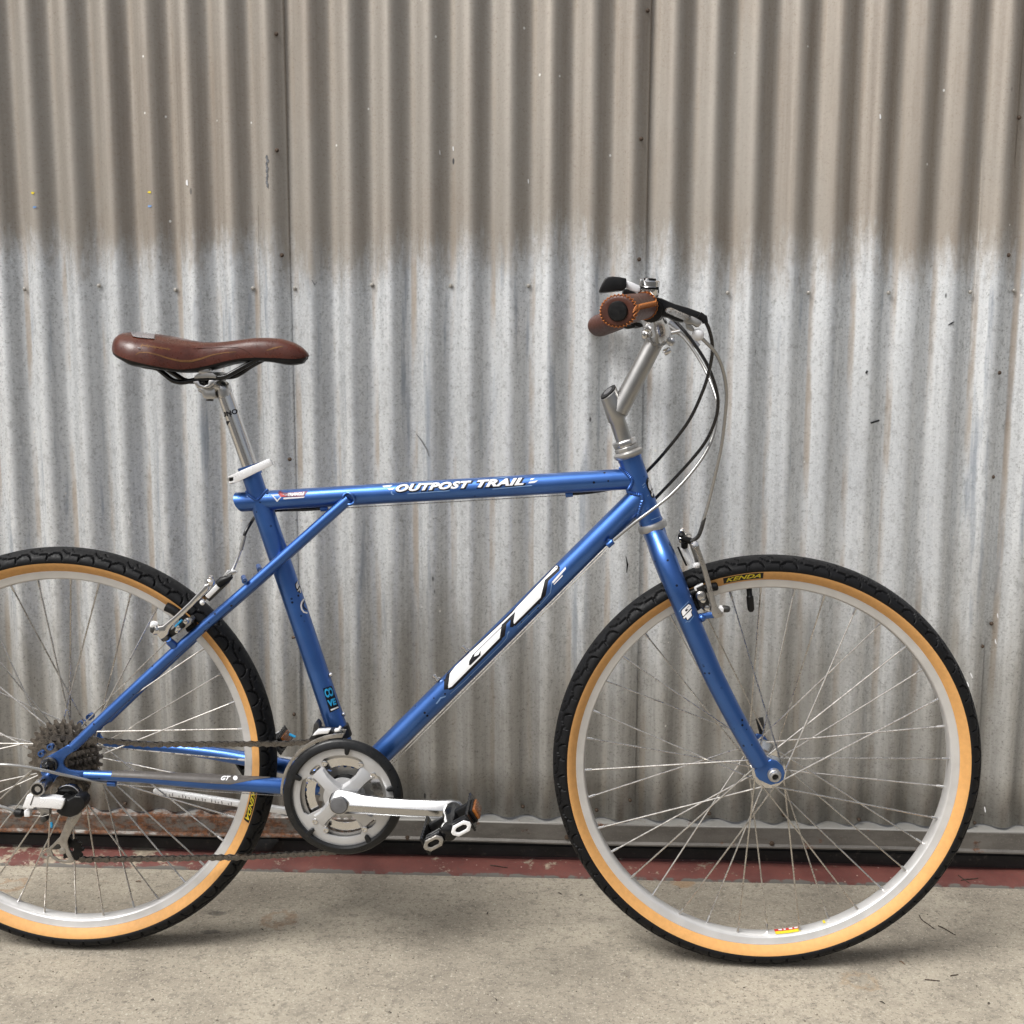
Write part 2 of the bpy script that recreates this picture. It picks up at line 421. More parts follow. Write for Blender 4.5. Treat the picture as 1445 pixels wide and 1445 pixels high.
# ------------------------------------------------------------------ decals laid on real surfaces
def text_geo(s, shear=0.0, bold=0.0, space=1.0):
    cu = bpy.data.curves.new('t', 'FONT'); cu.body = s; cu.shear = shear; cu.offset = bold; cu.space_character = space
    cu.resolution_u = 3
    o = bpy.data.objects.new('t', cu); COL.objects.link(o)
    bpy.context.view_layer.update()
    me = o.evaluated_get(bpy.context.evaluated_depsgraph_get()).to_mesh()
    vs = np.array([v.co[:2] for v in me.vertices]); fs = [list(p.vertices) for p in me.polygons]
    o.evaluated_get(bpy.context.evaluated_depsgraph_get()).to_mesh_clear()
    bpy.data.objects.remove(o); bpy.data.curves.remove(cu)
    return vs, fs
def text_px(s, A, B, h, shear=0.0, bold=0.0, space=1.0, ref=None):
    vs, fs = text_geo(s, shear, bold, space)
    rv = vs if ref is None else text_geo(s, shear, ref, space)[0]
    x0, x1 = rv[:, 0].min(), rv[:, 0].max(); y0, y1 = rv[:, 1].min(), rv[:, 1].max()
    A = np.array(A, float); B = np.array(B, float); e = B - A; L = np.linalg.norm(e); e /= L; nrm = np.array((e[1], -e[0]))
    out = [tuple(A + e * ((x - x0) / (x1 - x0) * L) + nrm * ((y - y0) / (y1 - y0) * h)) for x, y in vs]
    return out, fs
def poly_px(*loops):
    vs, fs = [], []
    for lp in loops:
        fs.append(list(range(len(vs), len(vs) + len(lp)))); vs += list(lp)
    return vs, fs
def decal(name, target, geo, mt, parent, lift=.0003, L=4.0):
    vs, fs = geo; bm = bmesh.new()
    bvs = [bm.verts.new((u, v, 0)) for u, v in vs]
    for f in fs:
        try: bm.faces.new([bvs[i] for i in f]).normal_update()
        except ValueError: pass
    bmesh.ops.triangulate(bm, faces=bm.faces)
    for _ in range(4):
        es = [e for e in bm.edges if e.calc_length() > L]
        if not es: break
        bmesh.ops.subdivide_edges(bm, edges=es, cuts=1); bmesh.ops.triangulate(bm, faces=bm.faces)
    T = [BV[t] for t in (target if isinstance(target, (list, tuple)) else [target])]
    for v in bm.verts:
        d = ray(v.co.x, v.co.y).normalized(); best = None
        for t in T:
            h = t.ray_cast(CAM, d)
            if h[0] is not None and (best is None or h[3] < best[3]): best = h
        if best is None:
            q = CAM + d * 1.66
            best = min((t.find_nearest(q) for t in T), key=lambda h: h[3])
        n = best[1]
        if n.dot(d) > 0: n = -n
        v.co = best[0] + n * lift
    q = MB(); q.bm.free(); q.bm = bm
    return build(name, q, mt, parent, smooth=60)
def outline_geo(loop, w, dx=0, dy=0):
    c = np.mean(np.array(loop), 0); out = []
    n = len(loop)
    area = sum(loop[i][0] * loop[(i + 1) % n][1] - loop[(i + 1) % n][0] * loop[i][1] for i in range(n))
    sg = 1 if area > 0 else -1
    for i in range(n):
        a, b, d = np.array(loop[i - 1]), np.array(loop[i]), np.array(loop[(i + 1) % n])
        e1 = (b - a) / np.linalg.norm(b - a); e2 = (d - b) / np.linalg.norm(d - b)
        n1 = np.array((e1[1], -e1[0])) * sg; n2 = np.array((e2[1], -e2[0])) * sg
        nn = n1 + n2; nn /= max(.6, np.linalg.norm(nn)); out.append(tuple(b + nn * w + np.array((dx, dy))))
    return out
def line_px(pts, w):
    lo, hi = [], []
    pts = [np.array(p, float) for p in pts]
    for i, p in enumerate(pts):
        a = pts[max(0, i - 1)]; b = pts[min(len(pts) - 1, i + 1)]; e = (b - a) / np.linalg.norm(b - a); n = np.array((e[1], -e[0]))
        ww = w[i] if hasattr(w, '__len__') else w
        lo.append(tuple(p - n * ww / 2)); hi.append(tuple(p + n * ww / 2))
    vs = lo + hi; k = len(pts)
    return vs, [[i, i + 1, k + i + 1, k + i] for i in range(k - 1)]

# ================================================================== THE SETTING
WY = .312                                    # mean plane of the corrugated wall
AMP = .0085
_a, _b = P(35, 408, WY + AMP).x, P(1431, 411, WY + AMP).x
NP = round((_b - _a) / .0677); LAM = (_b - _a) / NP; XV = _a      # valleys at XV + k * LAM
SILL_Y0, SILL_Y1 = .268, .335
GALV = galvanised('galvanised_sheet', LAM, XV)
FLASH = flashing(); CONC = concrete(); REDP = redpaint()

g = MB(); g.strip([[(x, y, 0) for x in (-40, -2.4, 1.6, 40)] for y in (-2.3, -1.2, SILL_Y0)])
tag(build('concrete_pavement', g, CONC), 'stained pale concrete pavement in front of the corrugated wall', 'pavement', kind='structure')
g = MB(); g.strip([[(x, y, -.006) for x in (-60, 60)] for y in (-90, 1.5)])  # unseen dark ground, added to cut light bounced up at wall and bicycle
tag(build('added_dark_ground', g, mat('unseen_dark_ground', (.055, .053, .05), .9, 0, 0, .3, 30, .4, 120)), 'unseen dark ground added beyond the concrete pavement to cut bounced light', 'ground', kind='structure')
g = MB()
rows = []
for y, z in ((SILL_Y0 + .001, -.01), (SILL_Y0 + .003, .0035), (SILL_Y0 + .010, .0075), (.300, .014), (SILL_Y1, .021), (SILL_Y1 + .02, .021)):
    rows.append([(x, y + .0012 * math.sin(x * 37) * (z < .01), z + .0012 * math.sin(x * 23 + y * 90)) for x in np.linspace(-3.6, 3.2, 240)])
g.strip(rows)
tag(build('red_painted_sill', g, REDP, smooth=70), 'low concrete sill with worn red paint along the foot of the wall', 'sill', kind='structure')

wall = empty('corrugated_wall', (-.4, WY, 0))
tag(wall, 'weathered corrugated metal wall of overlapping galvanised sheets screwed on above a rusty flashing', 'wall')
seams = [sum(P(u, v, WY).x for u, v in q) / 3 for q in (((397, 0), (411, 400), (421, 800)), ((921, 0), (915, 400), (897, 980)), ((1439, 40), (1431, 410), (1383, 1000)))]
cov = (seams[2] - seams[0]) / 2
allseams = [seams[0] - cov * k for k in (4, 3, 2, 1)] + seams + [seams[2] + cov * k for k in (1, 2, 3, 4)]
ZB, ZT = .0985, 2.55
SHEETS = []
def prof(x): return WY + AMP * math.cos(2 * math.pi * (x - XV) / LAM)
for i in range(len(allseams) - 1):
    x0, x1 = allseams[i] - .055, allseams[i + 1]
    nx = int((x1 - x0) / (LAM / 18)); zs = np.linspace(ZB, ZT, 26)
    ph = random.uniform(0, 6)
    rows = []
    for z in zs:
        row = []
        for k in range(nx + 1):
            x = x0 + (x1 - x0) * k / nx; t = k / nx
            y = prof(x) - .0016 * t - (.0004 if k >= nx else 0)
            y += .0010 * math.sin(z * 4.1 + ph + x * 3) + .0006 * math.sin(z * 11 + ph * 2 + x * 9)
            xx = x + .0010 * math.sin(z * 2.3 + ph)
            row.append((xx, y, z + .0012 * math.sin(x * 19 + ph) * (z < ZB + .01)))
        rows.append(row)
    g = MB(); g.strip(rows)
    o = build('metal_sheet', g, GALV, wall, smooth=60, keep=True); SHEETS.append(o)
    sm = o.modifiers.new('thick', 'SOLIDIFY'); sm.thickness = .0008; sm.offset = 1
def screw_at(u, v, mtl, front=None):
    p = P(u, v, WY); y = prof(p.x) - .0035 if front is None else front
    p = P(u, v, y)
    g = MB(); g.lathe([(.0036, .0), (.0036, -.0010), (.0024, -.0012), (.0024, -.0030), (.0018, -.0036), (.0004, -.0037)], p, (0, 1, 0), 10)
    g2 = build('screw', g, mtl, wall)
for u, v in ((35, 408), (140, 403), (248, 409), (357, 407), (416, 407), (525, 402), (636, 403), (746, 403), (1027, 413), (1141, 413), (1254, 413), (1369, 412), (1431, 410)):
    screw_at(u, v, SCREW)
for u, v in ((390, 48), (391, 212), (398, 360), (409, 648), (914, 15), (905, 196), (902, 366), (1438, 166), (1423, 360), (1410, 526), (1401, 673),
             (1399, 880), (1386, 912), (415, 1008), (1001, 1148), (1106, 1150), (889, 1129), (842, 1143), (1212, 1156), (1375, 1161), (738, 1138), (177, 1134), (560, 1133), (650, 1135)):
    screw_at(u, v, SCREWD)
def blot(u, v, rx, ry, mt, n=11, tilt=0.0):
    lp = []
    for k in range(n):
        t = 2 * math.pi * k / n; q = random.uniform(.7, 1.15); x, y = rx * q * math.cos(t), ry * q * math.sin(t)
        lp.append((u + x * math.cos(tilt) - y * math.sin(tilt), v + x * math.sin(tilt) + y * math.cos(tilt)))
    decal('paint_mark', SHEETS, poly_px(lp), mt, wall, .0016, 6)
for u, v, c_ in ((47, 272.5, YELLOW), (211.5, 271.5, YELLOW), (49.5, 292.5, LIGHTB), (212, 291, LIGHTB)): blot(u, v, 2.6, 1.8, c_)
GREYM = mat('grey_scrape', (.16, .165, .175), .6, .2, 0, .4, 300)
for k in range(9): blot(377.5 + random.uniform(-.8, .8), 222 + k * 5, 1.6, 3.4, GREYM)
for q in (((588, 612), (596, 622), (603, 634), (606, 644)), ((440, 395), (444, 402), (447, 398)), ((1338, 459), (1343, 456), (1346, 454)), ((1222, 527), (1224, 523)), ((1228, 597), (1240, 593)), ((883, 785), (885, 796), (884, 808))):
    decal('paint_mark', SHEETS, line_px(q, [.8] + [2.2] * (len(q) - 2) + [.9] if len(q) > 2 else 2.4), GREYM if q[0][0] < 600 else INK, wall, .0016, 4)
for u, v, a_ in ((264, 258, 1.6), (265, 258, 1.5), (745, 256, 1.5), (1408, 868, 1.4), (1405, 905, 1.3), (1366, 965, 1.2), (1371, 953, 1.2), (1390, 1142, 1.4), (182, 738, 1.5), (183, 725, 1.5), (303, 735, 1.5), (620, 215, 1.5), (640, 210, 1.5), (1242, 165, 1.5)): blot(u, v, 4.2, 1.0, WHITEP, 8, a_)
# flashing: ledge, face, drip lip
g = MB(); rows = []
for y, z in ((WY + .012, .0965), (WY + .004, .0965), (.3005, .0925), (.2985, .0905), (.2970, .0610), (.2935, .0570), (.2935, .0545), (.297, .0540), (.33, .056)):
    rows.append([(x, y + .0008 * math.sin(x * 17 + z * 50), z + .0010 * math.sin(x * 7.3)) for x in np.linspace(-3.3, 3.0, 200)])
g.strip(rows); build('base_flashing', g, FLASH, wall, smooth=30)
for u, v in ((575, 1182), (1089, 1190), (300, 1176), (800, 1181)):
    p = P(u, v, .2965); g = MB(); g.lathe([(.0046, 0), (.0046, -.002), (.003, -.0022), (.0028, -.0045), (.0005, -.0047)], p, (0, 1, 0), 10)
    build('screw', g, SCREWD, wall)
g = MB(); rows = []
for y, z in ((.325, .060), (.3085, .0575), (.3075, .046), (.3055, .044), (.3050, .026), (.3065, .0225), (.320, .0225)):
    rows.append([(x, y + .0010 * math.sin(x * 9 + 1), z + .0012 * math.sin(x * 5.1 + 2) * (z < .03)) for x in np.linspace(-3.3, 3.0, 160)])
g.strip(rows); build('rubber_seal', g, SEAL, wall, smooth=40)
# torn end of the seal behind the chain
p = P(376, 1191, .296); g = MB()
g.poly(PP(K(360, 980, 4.014, [(0, 815), (60, 812), (130, 812), (140, 825), (118, 845), (100, 868), (85, 882), (0, 880)]), .300), (0, -.004, 0))
build('torn_seal_flap', g, SEAL, wall, bevel=.0008)

# ================================================================== THE BICYCLE
bike = empty('bicycle', (-.54, 0, 0))
tag(bike, 'blue mountain bicycle with brown saddle and tan sidewall tyres standing against the corrugated wall', 'bicycle')
WR = .325; FH = Vector((0, 0, WR)); RHX = -1.0802; RH = Vector((RHX, 0, WR))

# ---- wheels
sect = [(.2890, .0130), (.2925, .0166), (.2965, .0200), (.3000, .0222), (.3032, .0233)]           # tan sidewall (r, y)
tsec = [(.3032, .0233), (.3046, .0243), (.3070, .0248), (.3100, .0243), (.3118, .0236), (.3135, .0226), (.3152, .0212), (.3168, .0196), (.3183, .0178), (.3197, .0158),
        (.3210, .0136), (.3222, .0112), (.3232, .0086), (.3240, .0058), (.3246, .0030), (.325, 0.0)]
tr = np.array(tsec); arc = np.concatenate([[0], np.cumsum(np.hypot(*np.diff(tr, axis=0).T))])
NPER, SUB = 40, 84
# groove lines in one repeat: t in 0..1 along the tyre (51 mm), s in m up from the shoulder
Tm = 2 * math.pi * .32 / NPER
def curve_pts():
    pts = []
    for k in range(41):                                      # arch
        t = .5 * k / 40; x = (t - .25) / .25
        pts.append((t, .0040 + .0140 * math.sqrt(max(0, 1 - x * x)) * (1 - .12 * x)))
    for k in range(41):                                      # wave running up to the crown
        q = k / 40; t = .44 + .62 * q
        pts.append((t, .0135 + .012 * q ** 2.0 + .0016 * math.sin(q * 6.28)))
    for k in range(12): pts.append((.5, .0030 + .0090 * k / 11)); pts.append((0.0, .0030 + .0045 * k / 11))
    for k in range(20): pts.append((.70 + .10 * k / 19, .0240 + .0052 * k / 19))
    return np.array(pts)
cp_ = curve_pts()
def groove(t, s_):
    dt = np.abs(((t - cp_[:, 0]) + .5) % 1 - .5) * Tm
    return np.min(np.hypot(dt, s_ - cp_[:, 1]))
gr = np.zeros((SUB, len(tsec)))
for i in range(SUB):
    for j in range(len(tsec)):
        d = groove(i / SUB, arc[j]); gr[i, j] = max(0.0, min(1.0, (1.35e-3 - d) / .4e-3)) if j > 2 else (0 if j != 1 else .0)
N_ = NPER * SUB
verts = []; M_ = len(tsec)
for i in range(N_):
    a = 2 * math.pi * i / N_; c, s_ = math.cos(a), math.sin(a)
    for side in (-1, 1):
        ii = i if side < 0 else (i + SUB // 2)
        rng_j = range(M_) if side < 0 else range(M_ - 2, -1, -1)
        for j in rng_j:
            r, y = tsec[j]; g_ = gr[ii % SUB, j] * .0032
            nj = tr[min(M_ - 1, j + 1)] - tr[max(0, j - 1)]; nj = nj / np.linalg.norm(nj); nr, ny = -nj[1], nj[0]
            if nr < 0: nr, ny = -nr, -ny
            if j == M_ - 1: nr, ny = 1.0, 0.0
            r2 = r - nr * g_; y2 = (y - abs(ny) * g_)
            verts.append((r2 * c, side * y2, r2 * s_))
W_ = 2 * M_ - 1
faces = []
for i in range(N_):
    b0, b1 = i * W_, ((i + 1) % N_) * W_
    for j in range(W_ - 1): faces.append((b0 + j, b0 + j + 1, b1 + j + 1, b1 + j))
tyre_me = bpy.data.meshes.new('tyre'); tyre_me.from_pydata(verts, [], faces); tyre_me.materials.append(TREAD)
for p in tyre_me.polygons: p.use_smooth = True
tyre_me.set_sharp_from_angle(angle=R(50))

def mesh_of(name, mb, mt, **k):
    o = build(name, mb, mt, None, **k); me = o.data; bpy.data.objects.remove(o); return me
def ring_prof(prof_, n=180):
    g = MB(); g.lathe([(r, y) for r, y in prof_], (0, 0, 0), (0, 1, 0), n, cap=False); return g
side_me = mesh_of('sidewall', ring_prof([(r, -y) for r, y in [(.287, .011)] + sect + [(.3040, .0234)]]), TAN, smooth=70)
rp = [(.2902, .0128), (.2896, .0135), (.2884, .0137), (.2874, .0131), (.2795, .0125), (.2782, .0119), (.2768, .0098), (.2758, .0050), (.2756, 0)]
rimp = [(r, -y) for r, y in rp] + [(r, y) for r, y in rp[-2::-1]] + [(.2875, .0105), (.284, .006), (.284, -.006), (.2875, -.0105)]
g = MB(); g.lathe(rimp, (0, 0, 0), (0, 1, 0), 180, closed=True); rim_me = mesh_of('rim', g, RIM, smooth=35)

def spoke_mesh(fl_r, fl_y, sgn, lead):
    # hub hole at angle 0, rim hole at +-60 degrees
    h = Vector((fl_r, fl_y + (-.0016 if lead > 0 else .0016) * (-1 if fl_y < 0 else 1) * -1, 0)); a = R(60) * lead
    e = Vector((math.cos(a) * .2775, fl_y * .14, math.sin(a) * .2775))
    g = MB(); d = (e - h).normalized(); nip = e - d * .0125
    g.tube([h, nip], .00125, 6)
    nb = len(g.bm.faces)
    g.tube([nip, nip + d * .001, e - d * .002, e + d * .001], [.0015, .0019, .0019, .0024], 8)
    g.bm.faces.ensure_lookup_table()
    for f in list(g.bm.faces)[nb:]: f.material_index = 1
    return g
def hub_mesh(yl, yr, fr, barrel, oln):
    g = MB()
    pr = [(.005, -oln), (.008, -oln), (.009, -oln + .008), (barrel, -oln + .010), (barrel, yl - .006), (fr - .002, yl - .0022), (fr, yl - .0016), (fr, yl + .0016), (fr - .002, yl + .002),
          (barrel + .003, yl + .006), (barrel, yl + .014), (barrel, yr - .014), (barrel + .003, yr - .006), (fr - .002, yr - .002), (fr, yr - .0016), (fr, yr + .0016), (fr - .002, yr + .0022),
          (barrel, yr + .006), (barrel, oln - .010), (.009, oln - .008), (.008, oln), (.005, oln)]
    g.lathe(pr, (0, 0, 0), (0, 1, 0), 36); return g
def wheel(center, rear, rot):
    wo = empty('wheel', center, bike)
    if rear: yl, yr, fr, barrel, oln = -.0215, .0345, .0235, .012, .064
    else: yl, yr, fr, barrel, oln = -.0345, .0345, .0255, .010, .049
    def add(name, me, rz=0.0, flip=False):
        o = bpy.data.objects.new(name, me); COL.objects.link(o); o.parent = wo
        o.rotation_euler = (math.pi if flip else 0, -rz, 0); return o
    add('tyre', tyre_me, rot); add('sidewall', side_me); add('sidewall', side_me, 0, True); add('rim', rim_me, rot)
    build('hub', hub_mesh(yl, yr, fr, barrel, oln), CHROME, wo, local=True)
    for fy, off in ((yl, 0), (yr, 10)):
        ml = {l: mesh_of('spoke', spoke_mesh(fr - .0025, fy, 1, l), [SPOKE, ALU]) for l in (1, -1)}
        for k in range(18):
            add('spoke', ml[1 if k % 2 == 0 else -1], rot + R(20 * k + off))
    return wo
fw = wheel(FH, False, R(3.0)); rw = wheel(RH, True, R(-2.0))

# valve of the front wheel
a = math.atan2(1077 - 835, 1050 - 1079.3); d = Vector((math.cos(a), 0, math.sin(a)))
g = MB(); g.tube([FH + d * .278, FH + d * .264, FH + d * .2625, FH + d * .2425, FH + d * .239], [.0042, .0042, .0054, .0052, .003], 14)
build('valve_cap', g, BLACK, fw)

# sidewall lettering, mapped round the tyre
def tyre_text(wo, center, u, v, s, half_deg, flipped=False):
    p = P(u, v, -.02); th0 = math.atan2(p.z - center.z, p.x - center.x)
    def surf(th, f, lift):
        k = f * (len(sect) - 1); i = min(len(sect) - 2, int(k)); q = k - i
        r = sect[i][0] + (sect[i + 1][0] - sect[i][0]) * q; y = sect[i][1] + (sect[i + 1][1] - sect[i][1]) * q
        return center + Vector((math.cos(th) * (r + lift * .25), -(y + lift), math.sin(th) * (r + lift * .25)))
    H = R(half_deg)
    g = MB(); g.strip([[surf(th0 + H * 1.14 * (1 - 2 * i / 40), .22 + .68 * j / 6, .0004) for j in range(7)] for i in range(41)])
    build('tyre_label', g, INK, wo, smooth=60)
    vs, fs = text_geo(s, .35, .03, 1.02); x0, x1 = vs[:, 0].min(), vs[:, 0].max(); y0, y1 = vs[:, 1].min(), vs[:, 1].max()
    bm = bmesh.new(); bv = [bm.verts.new(((x - x0) / (x1 - x0), (y - y0) / (y1 - y0), 0)) for x, y in vs]
    for f in fs: bm.faces.new([bv[i] for i in f]).normal_update()
    bmesh.ops.triangulate(bm, faces=bm.faces)
    for _ in range(3):
        bmesh.ops.subdivide_edges(bm, edges=[e for e in bm.edges if e.calc_length() > .12], cuts=1); bmesh.ops.triangulate(bm, faces=bm.faces)
    for q in bm.verts: q.co = surf(th0 + H * (1 - 2 * q.co.x), .32 + .48 * q.co.y, .0008)
    m2 = MB(); m2.bm.free(); m2.bm = bm; build('tyre_lettering', m2, YELLOW, wo, smooth=60)
tyre_text(fw, FH, 1048, 809, 'KENDA', 5.0)
tyre_text(rw, RH, 356, 1137, 'KENDA', 4.6)

# rim sticker on the inner face of the front rim
def rim_patch(wo, center, a0, a1, y0, y1, mt, lift=.0003, name='rim_sticker'):
    g = MB(); g.strip([[center + Vector((math.cos(a) * (.2751 - lift + (abs(y) / .0090) ** 2 * .0010), y, math.sin(a) * (.2751 - lift + (abs(y) / .0090) ** 2 * .0010))) for y in np.linspace(y0, y1, 7)] for a in np.linspace(a0, a1, 14)])
    return build(name, g, mt, wo, smooth=60)
def ang(u, v): q = P(u, v, 0); return math.atan2(q.z - FH.z, q.x - FH.x)
aa, ab = ang(1093, 1310), ang(1128, 1306)
rim_patch(fw, FH, aa, ab, -.0005, .0075, RED); rim_patch(fw, FH, aa, ab, -.0075, -.0006, YELLOW)
a_ = ang(1160, 1298); rim_patch(fw, FH, a_, a_ + .013, -.004, .005, YELLOW)
for k in range(4):
    q0 = lerp(aa, ab, .16 + .21 * k); rim_patch(fw, FH, q0, q0 + (.020 if k != 1 else .012), .0012, .0060, WHITEP, .0007, 'rim_lettering')

# ---- frame
def tube_part(name, pts, rad, n=28, cap=True, keep=True, mt=None, sq=None):
    g = MB(); g.tube(pts, rad, n, cap, sq=sq); return build(name, g, mt or BLUE, bike, keep=keep)
def weld(parent, p, d, r, BP, BD, BR, rad=.0030):
    d = d.normalized(); BD = BD.normalized()
    up = Vector((0, 1, 0)); e = (up - d * up.dot(d)).normalized(); f = d.cross(e); pts = []; rr_ = []
    n = 150
    for k in range(n):
        t = 2 * math.pi * k / n; q = p + e * (r * math.cos(t)) + f * (r * math.sin(t)) - BP
        dq = d - BD * d.dot(BD); qq = q - BD * q.dot(BD)
        A, B, C = dq.dot(dq), 2 * dq.dot(qq), qq.dot(qq) - BR * BR; disc = B * B - 4 * A * C
        if disc < 0: continue
        s_ = (-B - math.sqrt(disc)) / (2 * A); pts.append(q + BP + d * s_); rr_.append(rad * (1 + .22 * math.sin(k * 2.1)))
    if len(pts) > 20:
        g = MB(); g.tube(pts, rr_, 8, closed=len(pts) == n); build('weld_bead', g, BLUE, parent)
hT, hB = P(887.5, 643), P(919.5, 739); hd = (hB - hT).normalized(); HR = .0175
bbx = P(484, 1125, -.055); BB = Vector((bbx.x, 0, bbx.z))
ttR = P(893, 675.5); ttL = P(337.5, 708.5); ttd = (ttR - ttL).normalized()
dtT = P(905, 699.5); dtB = BB.copy(); dtB = P(509, 1092)
stT = P(350.5, 657.5); stB = P(500, 1100); std = (stB - stT).normalized()
head = tube_part('head_tube', [hT, hT + hd * .006, hT + hd * .0061, hB - hd * .0061, hB - hd * .006, hB], [HR * 1.03, HR * 1.03, HR, HR, HR * 1.03, HR * 1.03])
g = MB(); n = 28
# top tube with a slanted, fish-mouthed rear end
e1 = Vector((0, 1, 0)); e2 = ttd.cross(e1)
if e2.z < 0: e2 = -e2
rings = []
for off, r in ((0, .0150), (.02, .0150), (.05, .0150), (.3, .0155), ((ttR - ttL).length - .005, .0158)):
    ring = []
    for k in range(n):
        t = 2 * math.pi * k / n; sl_ = (-.0042 * math.sin(t) - .0035 * math.cos(t) ** 2) if off == 0 else 0
        ring.append(ttL + ttd * (off + sl_) + e1 * (r * math.cos(t)) + e2 * (r * math.sin(t)))
    rings.append(ring)
g.loft(rings, cap=True)
top = build('top_tube', g, BLUE, bike, keep=True)
g = MB(); g.tube([ttL + ttd * .002, ttL - ttd * .0008], .0118, 20); build('tube_end_shade_disc', g, INK, top)  # black disc, paints in the shade of the open tube end
down = tube_part('down_tube', [dtB, lerp(dtB, dtT, .5), dtT], [.0176, .0176, .0178], 32)
seat = tube_part('seat_tube', [stT, stT + std * .05, stT + std * .062, stB], [.0145, .0145, .0160, .0163], 32)
weld(top, ttL, ttd, .0158, hT, hd, HR); weld(down, dtB, dtT - dtB, .0178, hT, hd, HR)
weld(seat, stT, std, .0148, ttL, ttd, .0152, .0022)
g = MB(); g.lathe([(.0195, -.036), (.0205, -.034), (.0205, .034), (.0195, .036)], BB, (0, 1, 0), 32); shell = build('bottom_bracket_shell', g, BLUE, bike, keep=True)
weld(down, BB + (dtT - dtB) * .8, dtB - dtT, .0176, BB, Vector((0, 1, 0)), .0205)

def stays(name, pts, rad, n=20):
    path = cr(pts, 6); rr_ = list(np.interp(np.linspace(0, len(pts) - 1, len(path)), range(len(pts)), rad)); out = []
    for m_ in (0, 1):
        g = MB(); g.tube(path, rr_, n)
        if m_: g.mirror()
        out.append(build(name, g, BLUE, bike, keep=not m_))
    return out, path, rr_
ss, ssp, ssr = stays('seat_stay', [P(492, 704, -.0145), P(451, 740, -.019), P(404, 782, -.0245), P(341, 838, -.034), P(253, 914, -.047), P(160, 1000, -.059), P(103, 1054, -.0665)],
                [.0078, .0080, .0082, .0082, .0082, .0080, .0076])
pe = ssp[0]; pd = (ssp[0] - ssp[4]).normalized()
# welded, closed upper end of the near stay
for sg in (1, -1):
    g = MB(); c0 = Vector((pe.x, pe.y * sg, pe.z)); pts = []
    for k in range(22):
        t = 2 * math.pi * k / 22; q = Vector((-pd.z, 0, pd.x)); pts.append(c0 + q * (.0092 * math.cos(t)) + Vector((0, sg, 0)) * (-.004 + .001 * math.sin(3 * t)) + pd * (.0075 * math.sin(t) + .001))
    g.tube(pts, .0022, 8, closed=True); build('weld_bead', g, BLUE, ss[0 if sg > 0 else 1])
cs, csp, csr = stays('chain_stay', [P(120, 1093.5, -.0665), P(200, 1097, -.064), P(291, 1103, -.056), P(396, 1109, -.038), P(470, 1113, -.020)], [.0076, .0082, .0112, .0124, .0105])
# grey tape wrapped over the near chain stay
def shell_patch(path, rad, i0, i1, a0, a1, lift, name, mt, parent, taper=0):
    rows = []
    for i in range(i0, i1 + 1):
        t = (path[min(len(path) - 1, i + 1)] - path[max(0, i - 1)]).normalized(); front = Vector((0, -1, 0)); front = (front - t * front.dot(t)).normalized(); up = t.cross(front)
        if up.z < 0: up = -up
        lo = a0 + (taper * max(0, (i - i1 + 3) / 3) if taper else 0)
        rows.append([path[i] + (front * math.cos(q) + up * math.sin(q)) * (rad[i] + lift) for q in np.linspace(lo, a1, 14)])
    g = MB(); g.strip(rows); return build(name, g, mt, parent, smooth=60, keep=True)
tape = shell_patch(csp, csr, 3, 17, R(12), R(190), .0007, 'grey_tape', GREYTAPE, cs[0], R(75))
def dropout(outline, y0, y1, sg):
    g = MB(); g.poly(PP(outline, y0), (0, y1 - y0, 0))
    if sg < 0: g.mirror()
    return build('dropout', g, BLUE, bike, bevel=.0012, keep=True)
dpo = K(40, 1000, 9.03, [(172, 790), (168, 720), (185, 655), (235, 608), (320, 565), (400, 520), (470, 478), (520, 448), (590, 470), (620, 520), (565, 552), (505, 595), (468, 645), (460, 695), (485, 738), (540, 768),
                         (650, 780), (790, 782), (800, 870), (690, 885), (560, 868), (480, 850), (425, 835), (380, 858), (340, 920), (300, 950), (250, 930), (230, 880), (190, 840)])
dr = dropout(dpo, -.0655, -.0705, 1); dropout(dpo[:26], -.0655, -.0705, -1)
for u, v in K(40, 1000, 9.03, [(285, 485), (170, 570)]):
    p = P(u, v, -.067); g = MB(); g.lathe([(.0028, -.0032), (.0050, -.0032), (.0050, .0032), (.0028, .0032)], p, (0, 1, 0), 16, closed=True); build('eyelet', g, BLUE, dr)
for u, v in K(40, 1000, 9.03, [(790, 100), (680, 185)]):
    p = P(u, v, .062); g = MB(); g.lathe([(.0028, -.006), (.0052, -.006), (.0052, .006), (.0028, .006)], p, (0, 1, 0), 16, closed=True); build('eyelet', g, BLUE, dr)
c = P(70.5, 1079, -.072); g = MB(); g.lathe([(.0118, .0), (.0112, -.006), (.008, -.011), (.0055, -.013), (.0055, -.019), (.001, -.0195)], c, (0, 1, 0), 6, ); build('axle_nut', g, BLACKG, bike, bevel=.0006)
g = MB(); g.lathe([(.0122, .002), (.0122, -.003), (.010, -.0045)], c, (0, 1, 0), 24); build('axle_washer', g, DARKMET, bike)
for u, v, y in ((344.5, 817.5, -.036), (365.5, 801.5, .030)):           # rack eyelets on the stays
    p = P(u, v, y); dd = (ssp[20] - ssp[14]).normalized()
    g = MB(); g.lathe([(.0022, -.009), (.0042, -.009), (.0042, .009), (.0022, .009)], p, Vector((.35, -.9, -.15)), 14, closed=True); build('rack_eyelet', g, BLUE, ss[0])
def boss(p, d, parent, r=.0038, h=.0082, mt=CHROME):
    d = d.normalized(); g = MB(); g.lathe([(.0048, -.002), (.0046, .0012), (.0022, .0014), (.0022, h - .003), (r, h - .003), (r, h), (r * .5, h + .001)], p, d, 12); build('bottle_bolt', g, mt, parent)
dn = (dtT - dtB).normalized(); dnn = Vector((-dn.z, 0, dn.x))
for u, v in ((658, 917), (617, 958)): boss(P(u, v) , dnn, down)
